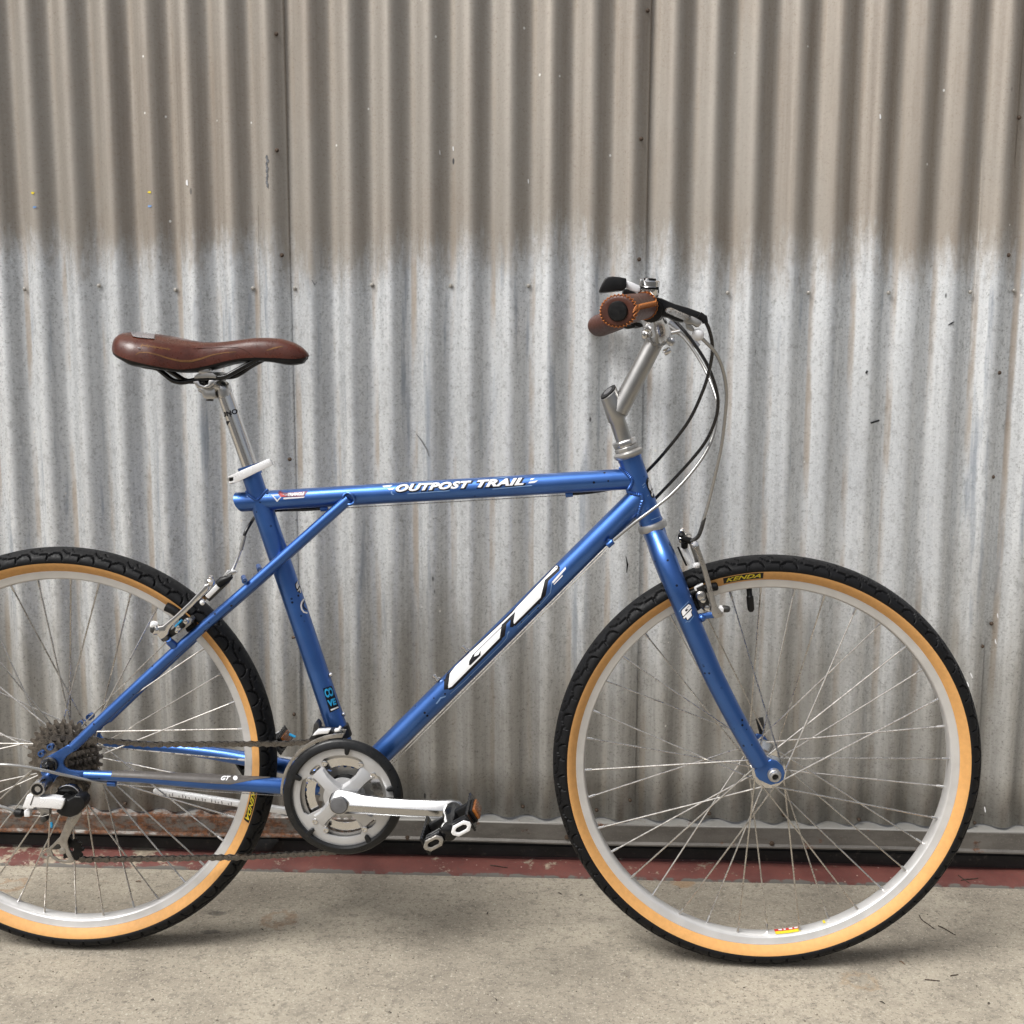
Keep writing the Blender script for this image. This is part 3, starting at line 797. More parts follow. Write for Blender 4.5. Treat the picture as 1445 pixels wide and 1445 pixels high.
stn = Vector((-std.z, 0, std.x));  stn = stn if stn.x > 0 else -stn
for u, v in ((461.5, 953.5), (480, 1009)): boss(P(u, v), stn + Vector((0, -.12, 0)), seat)
g = MB(); g.lathe([(.001, -.0025), (.0022, -.002), (.0022, .004)], P(415.5, 899), -stn, 10); build('rivet', g, SCREWD, seat)

# ---- fork, headset, stem
fpts = [P(922, 750, -.004), P(928, 763, -.016), P(939, 790, -.037), P(953, 826, -.0475), P(969, 866, -.0505), P(996, 929, -.0525), P(1010, 960, -.053), P(1042, 1022, -.0535), P(1073, 1077, -.054)]
frad = [.0150, .0160, .0172, .0166, .0160, .0152, .0149, .0142, .0134]
fork = empty('fork', (hB.x, 0, hB.z), bike)
fb = []
for m_ in (0, 1):
    path = cr(fpts, 6); rr_ = list(np.interp(np.linspace(0, 8, len(path)), range(9), frad)); g = MB(); g.tube(path, rr_, 26)
    if m_: g.mirror()
    fb.append(build('fork_blade', g, BLUE, fork, keep=True))
g = MB(); g.tube([hB + hd * .004, hB + hd * .016, hB + hd * .024, hB + hd * .034], [.0172, .0172, .0165, .012], 28); build('fork_crown', g, BLUE, fork)
fdo = K(960, 960, 5.16, [(535, 645), (590, 600), (655, 566), (700, 580), (742, 618), (757, 665), (748, 712), (715, 738), (655, 753), (615, 738), (598, 728), (570, 716), (548, 692)])
for m_ in (0, 1):
    g = MB(); g.poly(PP(fdo, -.0535), (0, -.006, 0))
    if m_: g.mirror()
    build('fork_tip', g, BLUE, fork, bevel=.0012, keep=not m_)
c = P(1092.5, 1093.5, -.062); axc = Vector((0, 0, WR))
g = MB(); g.lathe([(.0098, .004), (.0098, -.004), (.0088, -.0055), (.0082, -.0060), (.0075, -.010), (.0068, -.0105), (.0050, -.0105), (.0048, -.007), (.0005, -.007)], c, (0, 1, 0), 28); build('axle_end', g, ALU_DULL, fork)
g = MB(); g.lathe([(.0045, -.0075), (.004, -.0076), (.0016, -.0076), (.0015, -.0092), (.0004, -.0092)], c, (0, 1, 0), 16); build('axle_bolt', g, BLACKG, fork)
p0, p1 = P(1071.5, 1013, .075), P(1077.5, 1044, .070)
g = MB(); g.tube([p1, lerp(p1, p0, .5), p0], [.0042, .0052, .0062], 12, sq=(.6, 1)); build('quick_release_lever', g, DARKMET, fork)
g = MB(); g.lathe([(.004, 0), (.009, .001), (.009, .014), (.006, .017)], (0, .056, WR), (0, 1, 0), 20); build('quick_release_cam', g, DARKMET, fork)

hset = empty('headset', (hT.x, 0, hT.z), bike)
g = MB(); g.lathe([(.0172, .000), (.0185, -.001), (.0215, -.0035), (.0226, -.0065), (.0222, -.0085), (.0195, -.0105), (.0172, -.0115)], hT + hd * .003, hd, 36); build('upper_cup', g, ALU_DULL, hset)
g = MB(); g.lathe([(.0170, -.0112), (.0182, -.0120), (.0182, -.0170), (.0165, -.0180)], hT + hd * .003, hd, 8); build('threaded_race', g, ALU_DULL, hset, bevel=.0007)
g = MB(); g.lathe([(.0165, -.0182), (.0181, -.0192), (.0181, -.0262), (.0160, -.0278), (.0122, -.0280)], hT + hd * .003, hd, 6); build('lock_nut', g, ALU, hset, bevel=.0008)
g = MB(); g.lathe([(.0176, -.002), (.0205, -.001), (.0218, .0015), (.0220, .0075), (.0214, .0090), (.0185, .0100), (.0172, .0105)], hB, hd, 36); build('lower_cup', g, ALU_DULL, hset)

stem = empty('stem', (hT.x, 0, hT.z + .02), bike)
q0 = P(857.5, 551); q1 = hT - hd * .02; qd = (q1 - q0).normalized()
kink = P(871, 588)
qx = Vector((0, 1, 0)).cross(qd); qx = qx if qx.x > 0 else -qx
def qring(off, r, sl_): return [q0 + qd * off + qx * (r * math.cos(t)) + Vector((0, r * math.sin(t), 0)) - qd * (r * math.cos(t) * sl_) - Vector((0, 0, .32 * r * math.sin(t) * (sl_ > 0))) * -1 for t in np.linspace(0, 2 * math.pi, 30, endpoint=False)]
ql = (q1 - q0).length
g = MB(); g.loft([qring(.0035, .0128, .36), qring(.0042, .0138, .36), qring(ql * .3, .0138, 0), qring(ql * .55, .0138, 0), qring(ql * .59, .0119, 0), qring(ql, .0119, 0)])
build('quill', g, STEMM, stem)
g = MB(); g.loft([qring(.0010, .0095, .36), qring(.0012, .0128, .36), qring(.0040, .0130, .36)]); build('quill_cap', g, BLACK, stem)
g = MB(); g.loft([qring(.0004, .0070, .36), qring(.0012, .0072, .36)]); build('quill_cap_plug', g, GREYCAP, stem)
r0, r1 = P(872.5, 581), P(927, 476)
g = MB(); g.tube([r0, lerp(r0, r1, .8), r1], [.0142, .0138, .0130], 26); build('stem_extension', g, STEMM, stem)
clampc = P(929, 473)
g = MB(); g.lathe([(.0125, -.017), (.0155, -.0175), (.0166, -.0155), (.0166, .0155), (.0155, .0175), (.0125, .017)], clampc, (0, 1, 0), 36); build('bar_clamp', g, ALU, stem)
for (u, v) in K(760, 360, 4.014, [(612, 415), (600, 452), (752, 492), (728, 545)]):
    for y in (-.013, .013):
        p = P(u, v, y); g = MB(); dv = (p - Vector((clampc.x, y, clampc.z))).normalized(); tn = Vector((-dv.z, 0, dv.x))
        g.lathe([(.0044, -.005), (.0048, -.004), (.0048, .004), (.0036, .0055), (.001, .006)], p, tn, 14); build('clamp_bolt', g, CHROME, stem)
for (u, v, s_) in ((913, 462, 1), (946, 483, 1)):
    p = P(u, v, 0); g = MB(); dv = (p - clampc).normalized(); M3 = Matrix((dv, Vector((0, 1, 0)), dv.cross(Vector((0, 1, 0))))).transposed()
    g.box(lerp(p, clampc, .25), .020, .036, .010, M3); build('clamp_ear', g, ALU, stem, bevel=.003)

# ---- handlebar, grips, levers
hbar = empty('handlebar', clampc, bike)
E0 = P(872, 439, -.298); E1 = P(910, 431.5, -.175)
gd = (E1 - E0).normalized()
bpath = [clampc + Vector((0, .002, 0)), clampc + Vector((0, -.022, 0)), clampc + Vector((-.001, -.045, .006)), P(927, 447, -.072), P(921, 437, -.105), E1 - gd * -.0, lerp(E0, E1, .5), lerp(E0, E1, .04)]
bp = cr(bpath, 7)
for m_ in (0, 1):
    g = MB(); g.tube(bp, [.0135 if i < 12 else (.0135 - .0024 * min(1, (i - 12) / 10)) for i in range(len(bp))], 22)
    if m_: g.mirror()
    build('handlebar_tube', g, CHROME if not m_ else ALU, hbar)
bx_, bz_ = Vector((1, 0, 0)), None
ex = (Vector((1, 0, .14)) - gd * Vector((1, 0, .14)).dot(gd)).normalized(); ez = ex.cross(gd)
if ez.z < 0: ez = -ez
L_ = (E1 - E0).length
def grip_ring(t, k):
    a = lerp(.0232, .0168, min(1, t / .8)) * k; b_ = lerp(.0192, .0165, min(1, t / .8)) * k
    return [E0 + gd * (L_ * t) + ex * (a * math.cos(q)) + ez * (b_ * math.sin(q)) for q in np.linspace(0, 2 * math.pi, 40, endpoint=False)]
GR = []
for m_ in (0, 1):
    g = MB(); g.loft([grip_ring(.000, .60), grip_ring(-.004, .80), grip_ring(.004, .93), grip_ring(.02, .99), grip_ring(.05, 1.0), grip_ring(.25, 1.01), grip_ring(.5, 1.03), grip_ring(.8, 1.02), grip_ring(.97, 1.02), grip_ring(1.0, .97), grip_ring(1.0, .72)])
    if m_: g.mirror()
    gr_o = build('grip', g, LEATHERG, hbar, keep=True, smooth=70); GR.append(gr_o)
    g = MB(); g.lathe([(.0124, .003), (.0122, -.0012), (.0110, -.0026), (.0060, -.0032), (.0005, -.0034)], E0 - gd * .0006, gd, 28)
    if m_: g.mirror()
    build('bar_end_plug', g, BLACK, gr_o)
def thread(px, parent, target, r=.00075, lift=.0004, n=2):
    pts = []
    for i in range(len(px) - 1):
        for k in range(n): pts.append((px[i][0] + (px[i + 1][0] - px[i][0]) * k / n, px[i][1] + (px[i + 1][1] - px[i][1]) * k / n))
    pts.append(px[-1]); out = []
    for u, v in pts:
        d = ray(u, v).normalized(); h = BV[target].ray_cast(CAM, d)
        if h[0] is None: continue
        nn = h[1] if h[1].dot(d) < 0 else -h[1]; out.append(h[0] + nn * lift)
    if len(out) > 2:
        g = MB(); g.tube(out, r, 6); build('lacing', g, THREAD, parent)
# zigzag lacing round the grip end, and the close stitches along its seam
pts = []
for k in range(61):
    q = 2 * math.pi * k / 60; kk = .90 if k % 2 else 1.0; tt = .002 if k % 2 else .035
    a = .0232 * kk; b_ = .0192 * kk
    pts.append(E0 + gd * (L_ * tt - .0003) + ex * ((a + .0006) * math.cos(q)) + ez * ((b_ + .0006) * math.sin(q)))
g = MB(); g.tube(pts, .0009, 6); build('lacing', g, THREAD, GR[0])
pts = []
for k in range(45):
    q = 2 * math.pi * k / 44; tt = .985 if k % 2 else .95; rr2 = .0178
    pts.append(E0 + gd * (L_ * tt) + ex * ((.0168 * 1.02 + .0006) * math.cos(q)) + ez * ((.0165 * 1.02 + .0006) * math.sin(q)))
g = MB(); g.tube(pts, .0008, 6); build('lacing', g, THREAD, GR[0])
zz = []
for k in range(30):
    t = k / 29; x = lerp(730, 1025, t); y = lerp(645, 580, t); zz.append((x + (-8 if k % 2 else 10), y + (42 if k % 2 else -42)))
thread(K(840, 380, 12.04, zz), GR[0], GR[0], .00085, .0005, 3)
for a_, b_ in ((((700, 610)), (650, 700)), (((710, 640)), (640, 735)), ((735, 690), (650, 790))): thread(K(840, 380, 12.04, [a_, b_]), GR[0], GR[0], .0009, .0006, 4)

lev = empty('brake_lever', P(935, 438, -.14), bike)
kk = lambda q: K(760, 360, 4.014, q)
g = MB(); g.poly(PP(kk([(655, 235), (700, 245), (770, 275), (850, 298), (915, 322), (945, 345), (932, 378), (880, 360), (830, 350), (828, 382), (775, 372), (735, 352), (700, 345), (672, 362), (640, 350), (628, 300), (640, 260)]), -.150), (0, .024, 0)); build('lever_body', g, BLACK, lev, bevel=.0025)
g = MB(); g.lathe([(.0135, -.011), (.0165, -.010), (.0165, .010), (.0135, .011)], P(921, 437, -.140), gd, 26); build('lever_clamp', g, BLACK, lev)
g = MB(); g.tube(cr([P(972, 450, -.148), P(968, 448, -.165), P(958, 444, -.200), P(949, 440, -.240), P(943.5, 437.5, -.272)], 6), list(np.interp(np.linspace(0, 1, 25), [0, .2, .8, .95, 1], [.0050, .0048, .0044, .0044, .0020])), 14, sq=(1.25, .8)); build('lever_blade', g, ALU, lev)
g = MB(); g.poly(PP(kk([(835, 342), (870, 345), (905, 362), (930, 378), (905, 412), (870, 392), (838, 392), (822, 372)]), -.162), (0, .014, 0)); build('lever_bracket', g, ALU_DULL, lev, bevel=.002)
g = MB(); g.poly(PP(kk([(832, 372), (872, 400), (890, 430), (868, 432), (838, 415)]), -.158), (0, .010, 0)); build('lever_hook', g, ALU_DULL, lev, bevel=.002)
g = MB(); g.sphere(P(*kk([(902, 452)])[0], -.155), .0082, (1, .9, 1)); build('adjuster_knob', g, WHITEP, lev)
g = MB(); g.tube([P(*q, -.152) for q in kk([(910, 338), (938, 358), (945, 385)])], [.0045, .0048, .0040], 12); build('cable_boot', g, BLACK, lev)
lev2 = empty('brake_lever', P(935, 438, .14), bike)
g = MB(); g.tube([P(*q, .10) for q in kk([(735, 385), (790, 425), (850, 470), (905, 520)])], [.0072, .0066, .0058, .005], 14, sq=(.7, 1)); build('lever_blade', g, ALU, lev2)
g = MB(); g.tube([P(*q, .05) for q in kk([(750, 442), (800, 432)])], .003, 10); build('lever_pin', g, ALU, lev2)
g = MB(); g.poly(PP(kk([(480, 395), (540, 380), (552, 410), (510, 418), (485, 415)]), .13), (0, .022, 0)); build('lever_body', g, BLACK, lev2, bevel=.003)
g = MB(); g.lathe([(.0135, -.011), (.0165, -.010), (.0165, .010), (.0135, .011)], Vector((P(921, 437, -.140).x, .14, P(921, 437, -.14).z)), Vector((gd.x, -gd.y, gd.z)), 26); build('lever_clamp', g, BLACK, lev2)

shf = empty('thumb_shifter', P(915, 410, -.16), bike)
k4 = lambda q: K(840, 380, 12.04, q)
g = MB(); g.poly(PP(k4([(65, 378), (78, 330), (120, 235), (165, 158), (215, 128), (300, 118), (430, 132), (535, 155), (528, 230), (532, 300), (485, 352), (300, 372), (105, 392)]), -.205), (0, .026, 0)); build('shifter_paddle', g, BLACK, shf, bevel=.0035, seg=3)
g = MB(); g.poly(PP(k4([(520, 185), (640, 225), (760, 280), (760, 385), (690, 388), (600, 355), (510, 315)]), -.190), (0, .006, 0)); build('shifter_arm', g, WHITEMET, shf, bevel=.0012)
dc = P(*k4([(915, 300)])[0], -.165); up_ = Vector((.05, -.10, 1)).normalized()
for prof_, mt_, nm in (([(.0125, -.012), (.0138, -.010), (.0138, -.003), (.0125, -.002)], CHROME, 'shifter_ring'), ([(.0118, -.0025), (.0118, .0005)], BLACK, 'shifter_washer'), ([(.0125, .000), (.0137, .001), (.0137, .0070), (.0120, .0085), (.006, .0088)], CHROME, 'shifter_drum'), ([(.0085, .0085), (.0085, .0110), (.004, .0115)], BLACK, 'shifter_cap')):
    g = MB(); g.lathe(prof_, dc, up_, 28); build(nm, g, mt_, shf)
for (u, v) in k4([(785, 205), (880, 198), (745, 350)]):
    g = MB(); g.lathe([(.0030, -.002), (.0034, 0), (.0026, .003), (.0008, .0035)], P(u, v, -.172), up_, 10); build('shifter_screw', g, CHROME, shf)
g = MB(); g.poly(PP(k4([(930, 215), (1050, 218), (1078, 240), (1088, 390), (1050, 440), (985, 420), (1035, 380), (1035, 270), (935, 255)]), -.172), (0, .030, 0)); build('shifter_bracket', g, BLACK, shf, bevel=.002)
g = MB(); g.poly(PP(k4([(480, 330), (560, 330), (700, 400), (700, 440), (470, 440)]), -.165), (0, .03, 0)); build('shifter_base', g, BLACK, shf, bevel=.003)

# ---- cables
cab = empty('cable_set', P(940, 600), bike)
def cable(pts, mt, r=.0025, name='cable_housing', n=8):
    g = MB(); g.tube(cr([P(*q) for q in pts], n), r, 10); return build(name, g, mt, cab)
cable([(990, 447, -.150), (1000, 463, -.145), (1005.4, 490, -.13), (1001.4, 520, -.11), (991.7, 552, -.08), (971.8, 594, -.04), (939.4, 636.5, .0), (912, 666, .032), (890, 684, .036), (862, 690, .022), (835, 694.5, .010), (808, 697, .004)], HOUS_B)
cable([(951.8, 452, -.05), (971.8, 474.6, -.06), (996.7, 512, -.06), (1010.6, 549.3, -.05), (1012.9, 576.7, -.04), (1005.4, 604, -.03), (991.7, 629, -.01), (966.8, 659, .012), (927, 701, .03), (905, 722, .036), (884, 742, .026)], HOUS_B)
cable([(944, 460, .08), (968, 480, .07), (994, 520, .05), (1010, 560, .02), (1011.6, 584, .0), (1006.6, 614, -.008), (994, 641.5, -.016), (974, 669, -.022), (949, 696, -.027), (922, 718, -.030), (895, 738, -.0295), (866, 762, -.0225)], HOUS_S, .0024)
cable([(989, 476, -.155), (1009, 497, -.14), (1020, 522, -.12), (1025, 554, -.10), (1023, 589, -.08), (1018, 629, -.06), (1011.6, 659, -.05), (1000, 708, -.035), (992, 735, -.03)], HOUS_S, .0025)
cable([(994, 730, -.030), (990, 745, -.030), (985, 757, -.029), (976, 764, -.024)], DARKMET, .0030, 'brake_noodle')
def stopper(u, v, y, du, dv, parent, r=.0045, l=.011):
    a = P(u, v, y); b_ = P(u + du, v + dv, y); d = (b_ - a).normalized(); g = MB(); g.tube([a - d * l / 2, a + d * l / 2], r, 14); g.box(a + Vector((0, 0, .004)), .008, .004, .006); build('cable_stop', g, BLUE, parent, bevel=.0006)
stopper(803, 697.5, .004, 10, -1.2, top); stopper(457.5, 717.5, .004, 10, -.6, top)
stopper(861, 767, -.0225, 8, -7, down)
for a_, b_ in (((803, 698.5, .004), (459, 718.5, .004)),):
    g = MB(); g.tube([P(*a_), P(*b_)], .0007, 6); build('cable_wire', g, WIRE, cab)
cable([(455, 717.6, .004), (430, 719.0, .006), (400, 719.5, .014), (380, 722, .025), (362, 728, .022), (354, 738, .006), (347, 750, -.004), (343.5, 759, -.006)], HOUS_B, .0026)
cable([(345, 756, -.006), (343, 764, -.007), (340, 776, -.008)], HOUS_S, .0032, 'noodle_sleeve')
cable([(341, 772, -.008), (335, 789, -.010), (329, 803, -.014), (325, 812, -.02)], CHROME, .0024, 'brake_noodle')
for dy, y in ((0, -.021), (5, -.010)):
    g = MB(); g.tube([P(856, 771 + dy, y), P(700, 927 + dy, y - .001), P(545, 1082 + dy, y)], .0009, 6); build('cable_wire', g, WIRE, cab)
cable([(157, 1106, -.062), (140, 1103.5, -.066), (105, 1097, -.080), (70, 1089, -.095), (35, 1082, -.105), (0, 1079, -.11), (-40, 1082, -.11), (-62, 1102, -.11), (-50, 1124, -.108), (-15, 1134, -.106), (8, 1140, -.104), (22, 1146, -.102)], HOUS_S, .0024)
stopper(158, 1105.5, -.062, 10, .5, cs[0], .0046, .013)
g = MB(); g.tube([P(165, 1107, -.062), P(300, 1117, -.056), P(420, 1124, -.03)], .0007, 6); build('cable_wire', g, WIRE, cab)

# ---- drivetrain
def gear_pts(c, teeth, ro, ri, y, holes=0):
    pts = []
    for k in range(teeth):
        a = 2 * math.pi * k / teeth; da = 2 * math.pi / teeth
        for f, r in ((-.34, ri), (-.16, ro - .0006), (-.06, ro), (.06, ro), (.16, ro - .0006), (.34, ri)):
            q = a + f * da; pts.append(Vector((c.x + r * math.cos(q), y, c.z + r * math.sin(q))))
    return pts
def circ(c, r, y, n=36, a0=0): return [Vector((c.x + r * math.cos(a0 + 2 * math.pi * k / n), y, c.z + r * math.sin(a0 + 2 * math.pi * k / n))) for k in range(n)]
cas = empty('cassette', RH, bike)
ys = -.0235
for i, T_ in enumerate((28, 24, 21, 18, 16, 14, 12)):
    rp_ = T_ * .0127 / (2 * math.pi); y = ys - .0050 * i
    hl = []
    if T_ >= 16:
        nh = 10 if T_ > 20 else 8; rh_ = rp_ * .70
        for k in range(nh):
            a = 2 * math.pi * (k + .3 * i) / nh; cc = RH + Vector((math.cos(a) * rh_, 0, math.sin(a) * rh_)); hl.append(circ(cc, rp_ * .105, y, 10))
    g = MB(); g.poly(gear_pts(RH, T_, rp_ + .0032, rp_ - .0036, y), (0, -.0019, 0), [circ(RH, .017, y, 24)] + hl); build('cog', g, COGM, cas, smooth=25)
g = MB(); g.lathe([(.0185, -.022), (.0185, -.056), (.0155, -.060), (.006, -.061)], RH, (0, 1, 0), 28); build('freehub', g, COGM, cas)

crk = empty('crankset', BB, bike)
Yc = -.055
def sector(a, half, r0, r1, y, rc=.004):
    pts = []
    for r, sgn in ((r1, 1), (r0, -1)):
        h = half - .10 if r == r1 else half - .06
        for t in np.linspace(-h, h, 14): pts.append((a + t * sgn, r))
        if r == r1: pts += [(a + half, r1 - rc), (a + half, r0 + rc)]
    pts += [(a - half, r0 + rc), (a - half, r1 - rc)]
    return [Vector((BB.x + r * math.cos(t), y, BB.z + r * math.sin(t))) for t, r in pts]
guard = MB(); guard.lathe([(.0765, Yc + .003), (.0775, Yc - .0035), (.0800, Yc - .0050), (.0880, Yc - .0035), (.0908, Yc - .0010), (.0915, Yc + .002), (.0900, Yc + .004), (.0790, Yc + .0045)], (BB.x, 0, BB.z), (0, 1, 0), 120, closed=True)
build('chain_guard', guard, GUARD, crk, smooth=40)
for k in range(5):
    a = R(84 + 72 * k); d = Vector((math.cos(a), 0, math.sin(a)))
    t = Vector((-d.z, 0, d.x)); c0 = Vector((BB.x, 0, BB.z))
    o_ = [c0 + d * r + t * s_ + Vector((0, Yc - .0050, 0)) for r, s_ in ((.080, -.0046), (.0695, -.0030), (.0675, 0), (.0695, .0030), (.080, .0046))]
    g = MB(); g.poly(o_, (0, .006, 0)); build('guard_tab', g, GUARD, crk, bevel=.0012)
wins = [sector(R(90), R(31), .030, .0660, Yc), sector(R(180), R(29), .030, .0660, Yc), sector(R(270), R(29), .030, .0640, Yc), sector(R(12), R(24), .034, .0660, Yc),
        sector(R(135), R(10), .0535, .0635, Yc, .002), sector(R(-45), R(10), .0535, .0635, Yc, .002)]
g = MB(); g.poly(circ(BB, .0778, Yc, 110), (0, .0035, 0), wins); build('spider', g, SPIDERM, crk, bevel=.0010, seg=2, smooth=40)
# raised arms of the spider between the windows
for a in (46, 135, 226, 315):
    d = Vector((math.cos(R(a)), 0, math.sin(R(a)))); t = Vector((-d.z, 0, d.x)); c0 = Vector((BB.x, Yc, BB.z))
    g = MB(); rings = []
    for r, w_, h in ((.012, .015, .012), (.026, .0115, .0095), (.040, .0105, .0065), (.052, .013, .0020), (.056, .012, .0004)):
        rings.append([c0 + d * r + t * (w_ * q) + Vector((0, -h * f, 0)) for q, f in ((-1, -.1), (-.72, .85), (0, 1.0), (.72, .85), (1, -.1))])
    g.loft(rings); build('spider_arm', g, SPIDERM, crk, smooth=30)
for a, r in ((117, .0595), (153, .0575), (38, .0590), (62, .0590), (222, .0585), (243, .059), (-23, .0585), (-57, .0595)):
    p = Vector((BB.x + r * math.cos(R(a)), Yc, BB.z + r * math.sin(R(a)))); g = MB()
    g.lathe([(.0042, .001), (.0042, -.0014), (.0034, -.0018), (.0022, -.0018), (.0020, -.0006), (.0003, -.0006)], p, (0, 1, 0), 16); build('chainring_bolt', g, CHROME, crk)
g = MB(); g.poly(gear_pts(BB, 42, .0872, .0800, Yc + .0065), (0, .002, 0), [circ(BB, .060, Yc + .0065, 60)]); build('chainring', g, ALU_DULL, crk, smooth=25)
g = MB(); g.poly(gear_pts(BB, 32, .0625, .0580, Yc + .0125), (0, .002, 0), [circ(BB, .0455, Yc + .0125, 60)]); build('chainring', g, CHROME, crk, smooth=25)
g = MB(); g.poly(gear_pts(BB, 22, .0440, .0395, Yc + .0195), (0, .002, 0), [circ(BB, .0295, Yc + .0195, 60)]); build('chainring', g, ALU_DULL, crk, smooth=25)
g = MB(); g.lathe([(.0150, -.033), (.0290, -.0330), (.0295, -.0345), (.0290, -.0350), (.010, -.042)], BB, (0, 1, 0), 30); build('bearing_cup', g, BLACK, crk)
g = MB(); g.lathe([(.0125, -.03), (.0125, -.07)], BB, (0, 1, 0), 20); build('spindle', g, DARKMET, crk)
cc = P(483.5, 1129, -.078)
cc = Vector((BB.x, -.078, BB.z))
CRL = P(640, 1131.5, -.088).x - BB.x
def crank(m_):
    g = MB(); rings = []
    for f, hu, hd_, yo, yi in ((-.105, .004, .004, -.074, -.066), (-.085, .0115, .0115, -.080, -.060), (-.04, .0172, .0172, -.0835, -.058), (.0, .0180, .0180, -.0845, -.058), (.09, .0165, .0176, -.0850, -.060), (.2, .0128, .0158, -.0860, -.066), (.36, .0112, .0150, -.0890, -.072),
                        (.6, .0108, .0146, -.0920, -.077), (.85, .0115, .0140, -.0950, -.079), (.98, .0130, .0138, -.0955, -.079), (1.05, .0105, .0125, -.0945, -.079), (1.09, .004, .004, -.090, -.081)):
        x = BB.x + CRL * f; z0 = BB.z - .0005 - .0010 * f; ym = lerp(yo, yi, .55)
        rings.append([Vector((x, y, z0 + z)) for y, z in ((yi, -hd_ * .9), (lerp(yi, yo, .55), -hd_), (ym, -hd_ * .95), (yo, -hd_ * .02), (lerp(yo, ym, .05), hu * .08), (lerp(yo, ym, .8), hu * .92), (lerp(yi, yo, .5), hu), (yi, hu * .9))])
    g.loft(rings)
    if m_:
        for v in g.bm.verts: v.co.y = -v.co.y; v.co.x = 2 * BB.x - v.co.x
    return g
build('crank_arm', crank(0), POLISH, crk, smooth=42, bevel=.0007)
build('crank_arm', crank(1), POLISH, crk, smooth=42)
g = MB(); g.lathe([(.0128, -.0800), (.0128, -.0862), (.0118, -.0875), (.004, -.0882), (.0005, -.0883)], BB, (0, 1, 0), 32); build('dust_cap', g, GREYCAP, crk)
g = MB(); g.lathe([(.0142, -.083), (.0148, -.0852), (.0134, -.0862), (.0129, -.0855)], BB, (0, 1, 0), 32, cap=False); build('dust_cap_ring', g, POLISH, crk)

def pedal(center, s):
    # s = -1 toward the camera, +1 on the wall side
    th = R(30); e = Vector((math.cos(th), 0, math.sin(th))); n = Vector((-e.z, 0, e.x)); y = Vector((0, 1, 0)) * s
    M3 = Matrix((e, Vector((0, 1, 0)), n)).transposed()
    root = empty('pedal', center, bike)
    def B(name, a, b_, c_, sx, sy, sz, mt, bv=.0015, parent=root):
        g = MB(); g.box(center + e * a + y * b_ + n * c_, sx, sy, sz, M3); return build(name, g, mt, parent, bevel=bv)
    g = MB(); g.lathe([(.0135, -.002), (.0150, .004), (.0140, .020), (.0110, .030), (.0105, .060), (.0130, .068), (.0125, .076), (.008, .079)], center, y, 24); build('pedal_body', g, BLACKG, root)
    B('pedal_arm', 0, .022, 0, .070, .012, .016, BLACK, .003); B('pedal_arm', 0, .066, 0, .070, .012, .016, BLACK, .003)
    for sg in (-1, 1):
        # serrated cage plate
        pl = []; w0, w1 = .004, .082; nt_ = 9
        for k in range(nt_):
            q = lerp(w0, w1, k / (nt_ - 1)); pl += [(q - .0030, .0105), (q, .0140)]
        up_ = pl; lo_ = [(q, -h) for q, h in reversed(pl)]
        o_ = [center + e * (sg * .0385) + y * q + n * h for q, h in up_ + lo_]
        g = MB(); g.poly(o_, e * (sg * -.0035)); build('cage_plate', g, BLACKG, root, bevel=.0005)
        # bright link ring at the outer end
        oc = center + e * (sg * .0225) + y * .0835
        ro = [oc + e * (q * .0145) + n * (r * .0085) for q, r in ((-1.05, -.25), (-.62, -1), (.62, -1), (1.05, -.25), (1.05, .25), (.62, 1), (-.62, 1), (-1.05, .25))]
        ri = [oc + e * (q * .0088) + n * (r * .0040) for q, r in ((-1.0, -.4), (-.6, -1), (.6, -1), (1.0, -.4), (1.0, .4), (.6, 1), (-.6, 1), (-1.0, .4))]
        g = MB(); g.poly(ro, y * .0035, [ri]); build('end_ring', g, WHITEMET if sg > 0 else CAGE, root, bevel=.0008)
        B('end_block', sg * .0225, .0775, 0, .026, .009, .017, BLACK, .002)
        if sg < 0: continue
        B('reflector_mount', sg * .0405, .043, 0, .004, .044, .019, BLACK, .001)
        B('pedal_reflector', sg * .0445, .043, .0, .005, .038, .016, AMBER, .0012)
    return root
pedal(Vector((BB.x + CRL, -.0955, BB.z - .0015)), -1)
pedal(Vector((BB.x - CRL, .0955, BB.z + .0015)), 1)

# front derailleur
fd = empty('front_derailleur', P(470, 1035, -.04), bike)
g = MB(); cB = Vector((BB.x, Yc + .001, BB.z))
arcp = [cB + Vector((math.cos(R(a)) * r, 0, math.sin(R(a)) * r)) for a, r in [(q, .1000 - .004 * (q - 88) / 92) for q in range(88, 181, 6)] + [(q, .0925) for q in range(180, 87, -6)]]
g.poly(arcp, (0, .0022, 0)); build('derailleur_cage', g, CAGE, fd, bevel=.0006)
g = MB(); g.poly([p + Vector((0, .018, 0)) for p in arcp], (0, .002, 0)); build('derailleur_cage', g, CAGE, fd, bevel=.0006)
k6 = lambda q: K(390, 1000, 6.57, q)
g = MB(); g.poly(PP(k6([(380, 200), (500, 195), (480, 232), (390, 240), (330, 255), (345, 235)]), -.052), (0, .010, 0)); build('derailleur_link', g, WHITEMET, fd, bevel=.001)
g = MB(); g.poly(PP(k6([(535, 195), (570, 190), (580, 168), (600, 182), (585, 212), (540, 222)]), -.054), (0, .008, 0)); build('derailleur_link', g, WHITEMET, fd, bevel=.001)
g = MB(); g.poly(PP(k6([(345, 150), (365, 125), (385, 140), (400, 170), (395, 200), (600, 215), (625, 262), (480, 270), (300, 285), (330, 240)]), -.044), (0, .020, 0)); build('derailleur_body', g, DARKMET, fd, bevel=.0015)
g = MB(); g.lathe([(.0165, -.010), (.0190, -.009), (.0190, .009), (.0165, .010)], stT + std * ((P(478, 1034) - stT).length), std, 30); build('derailleur_clamp', g, BLACK, fd)
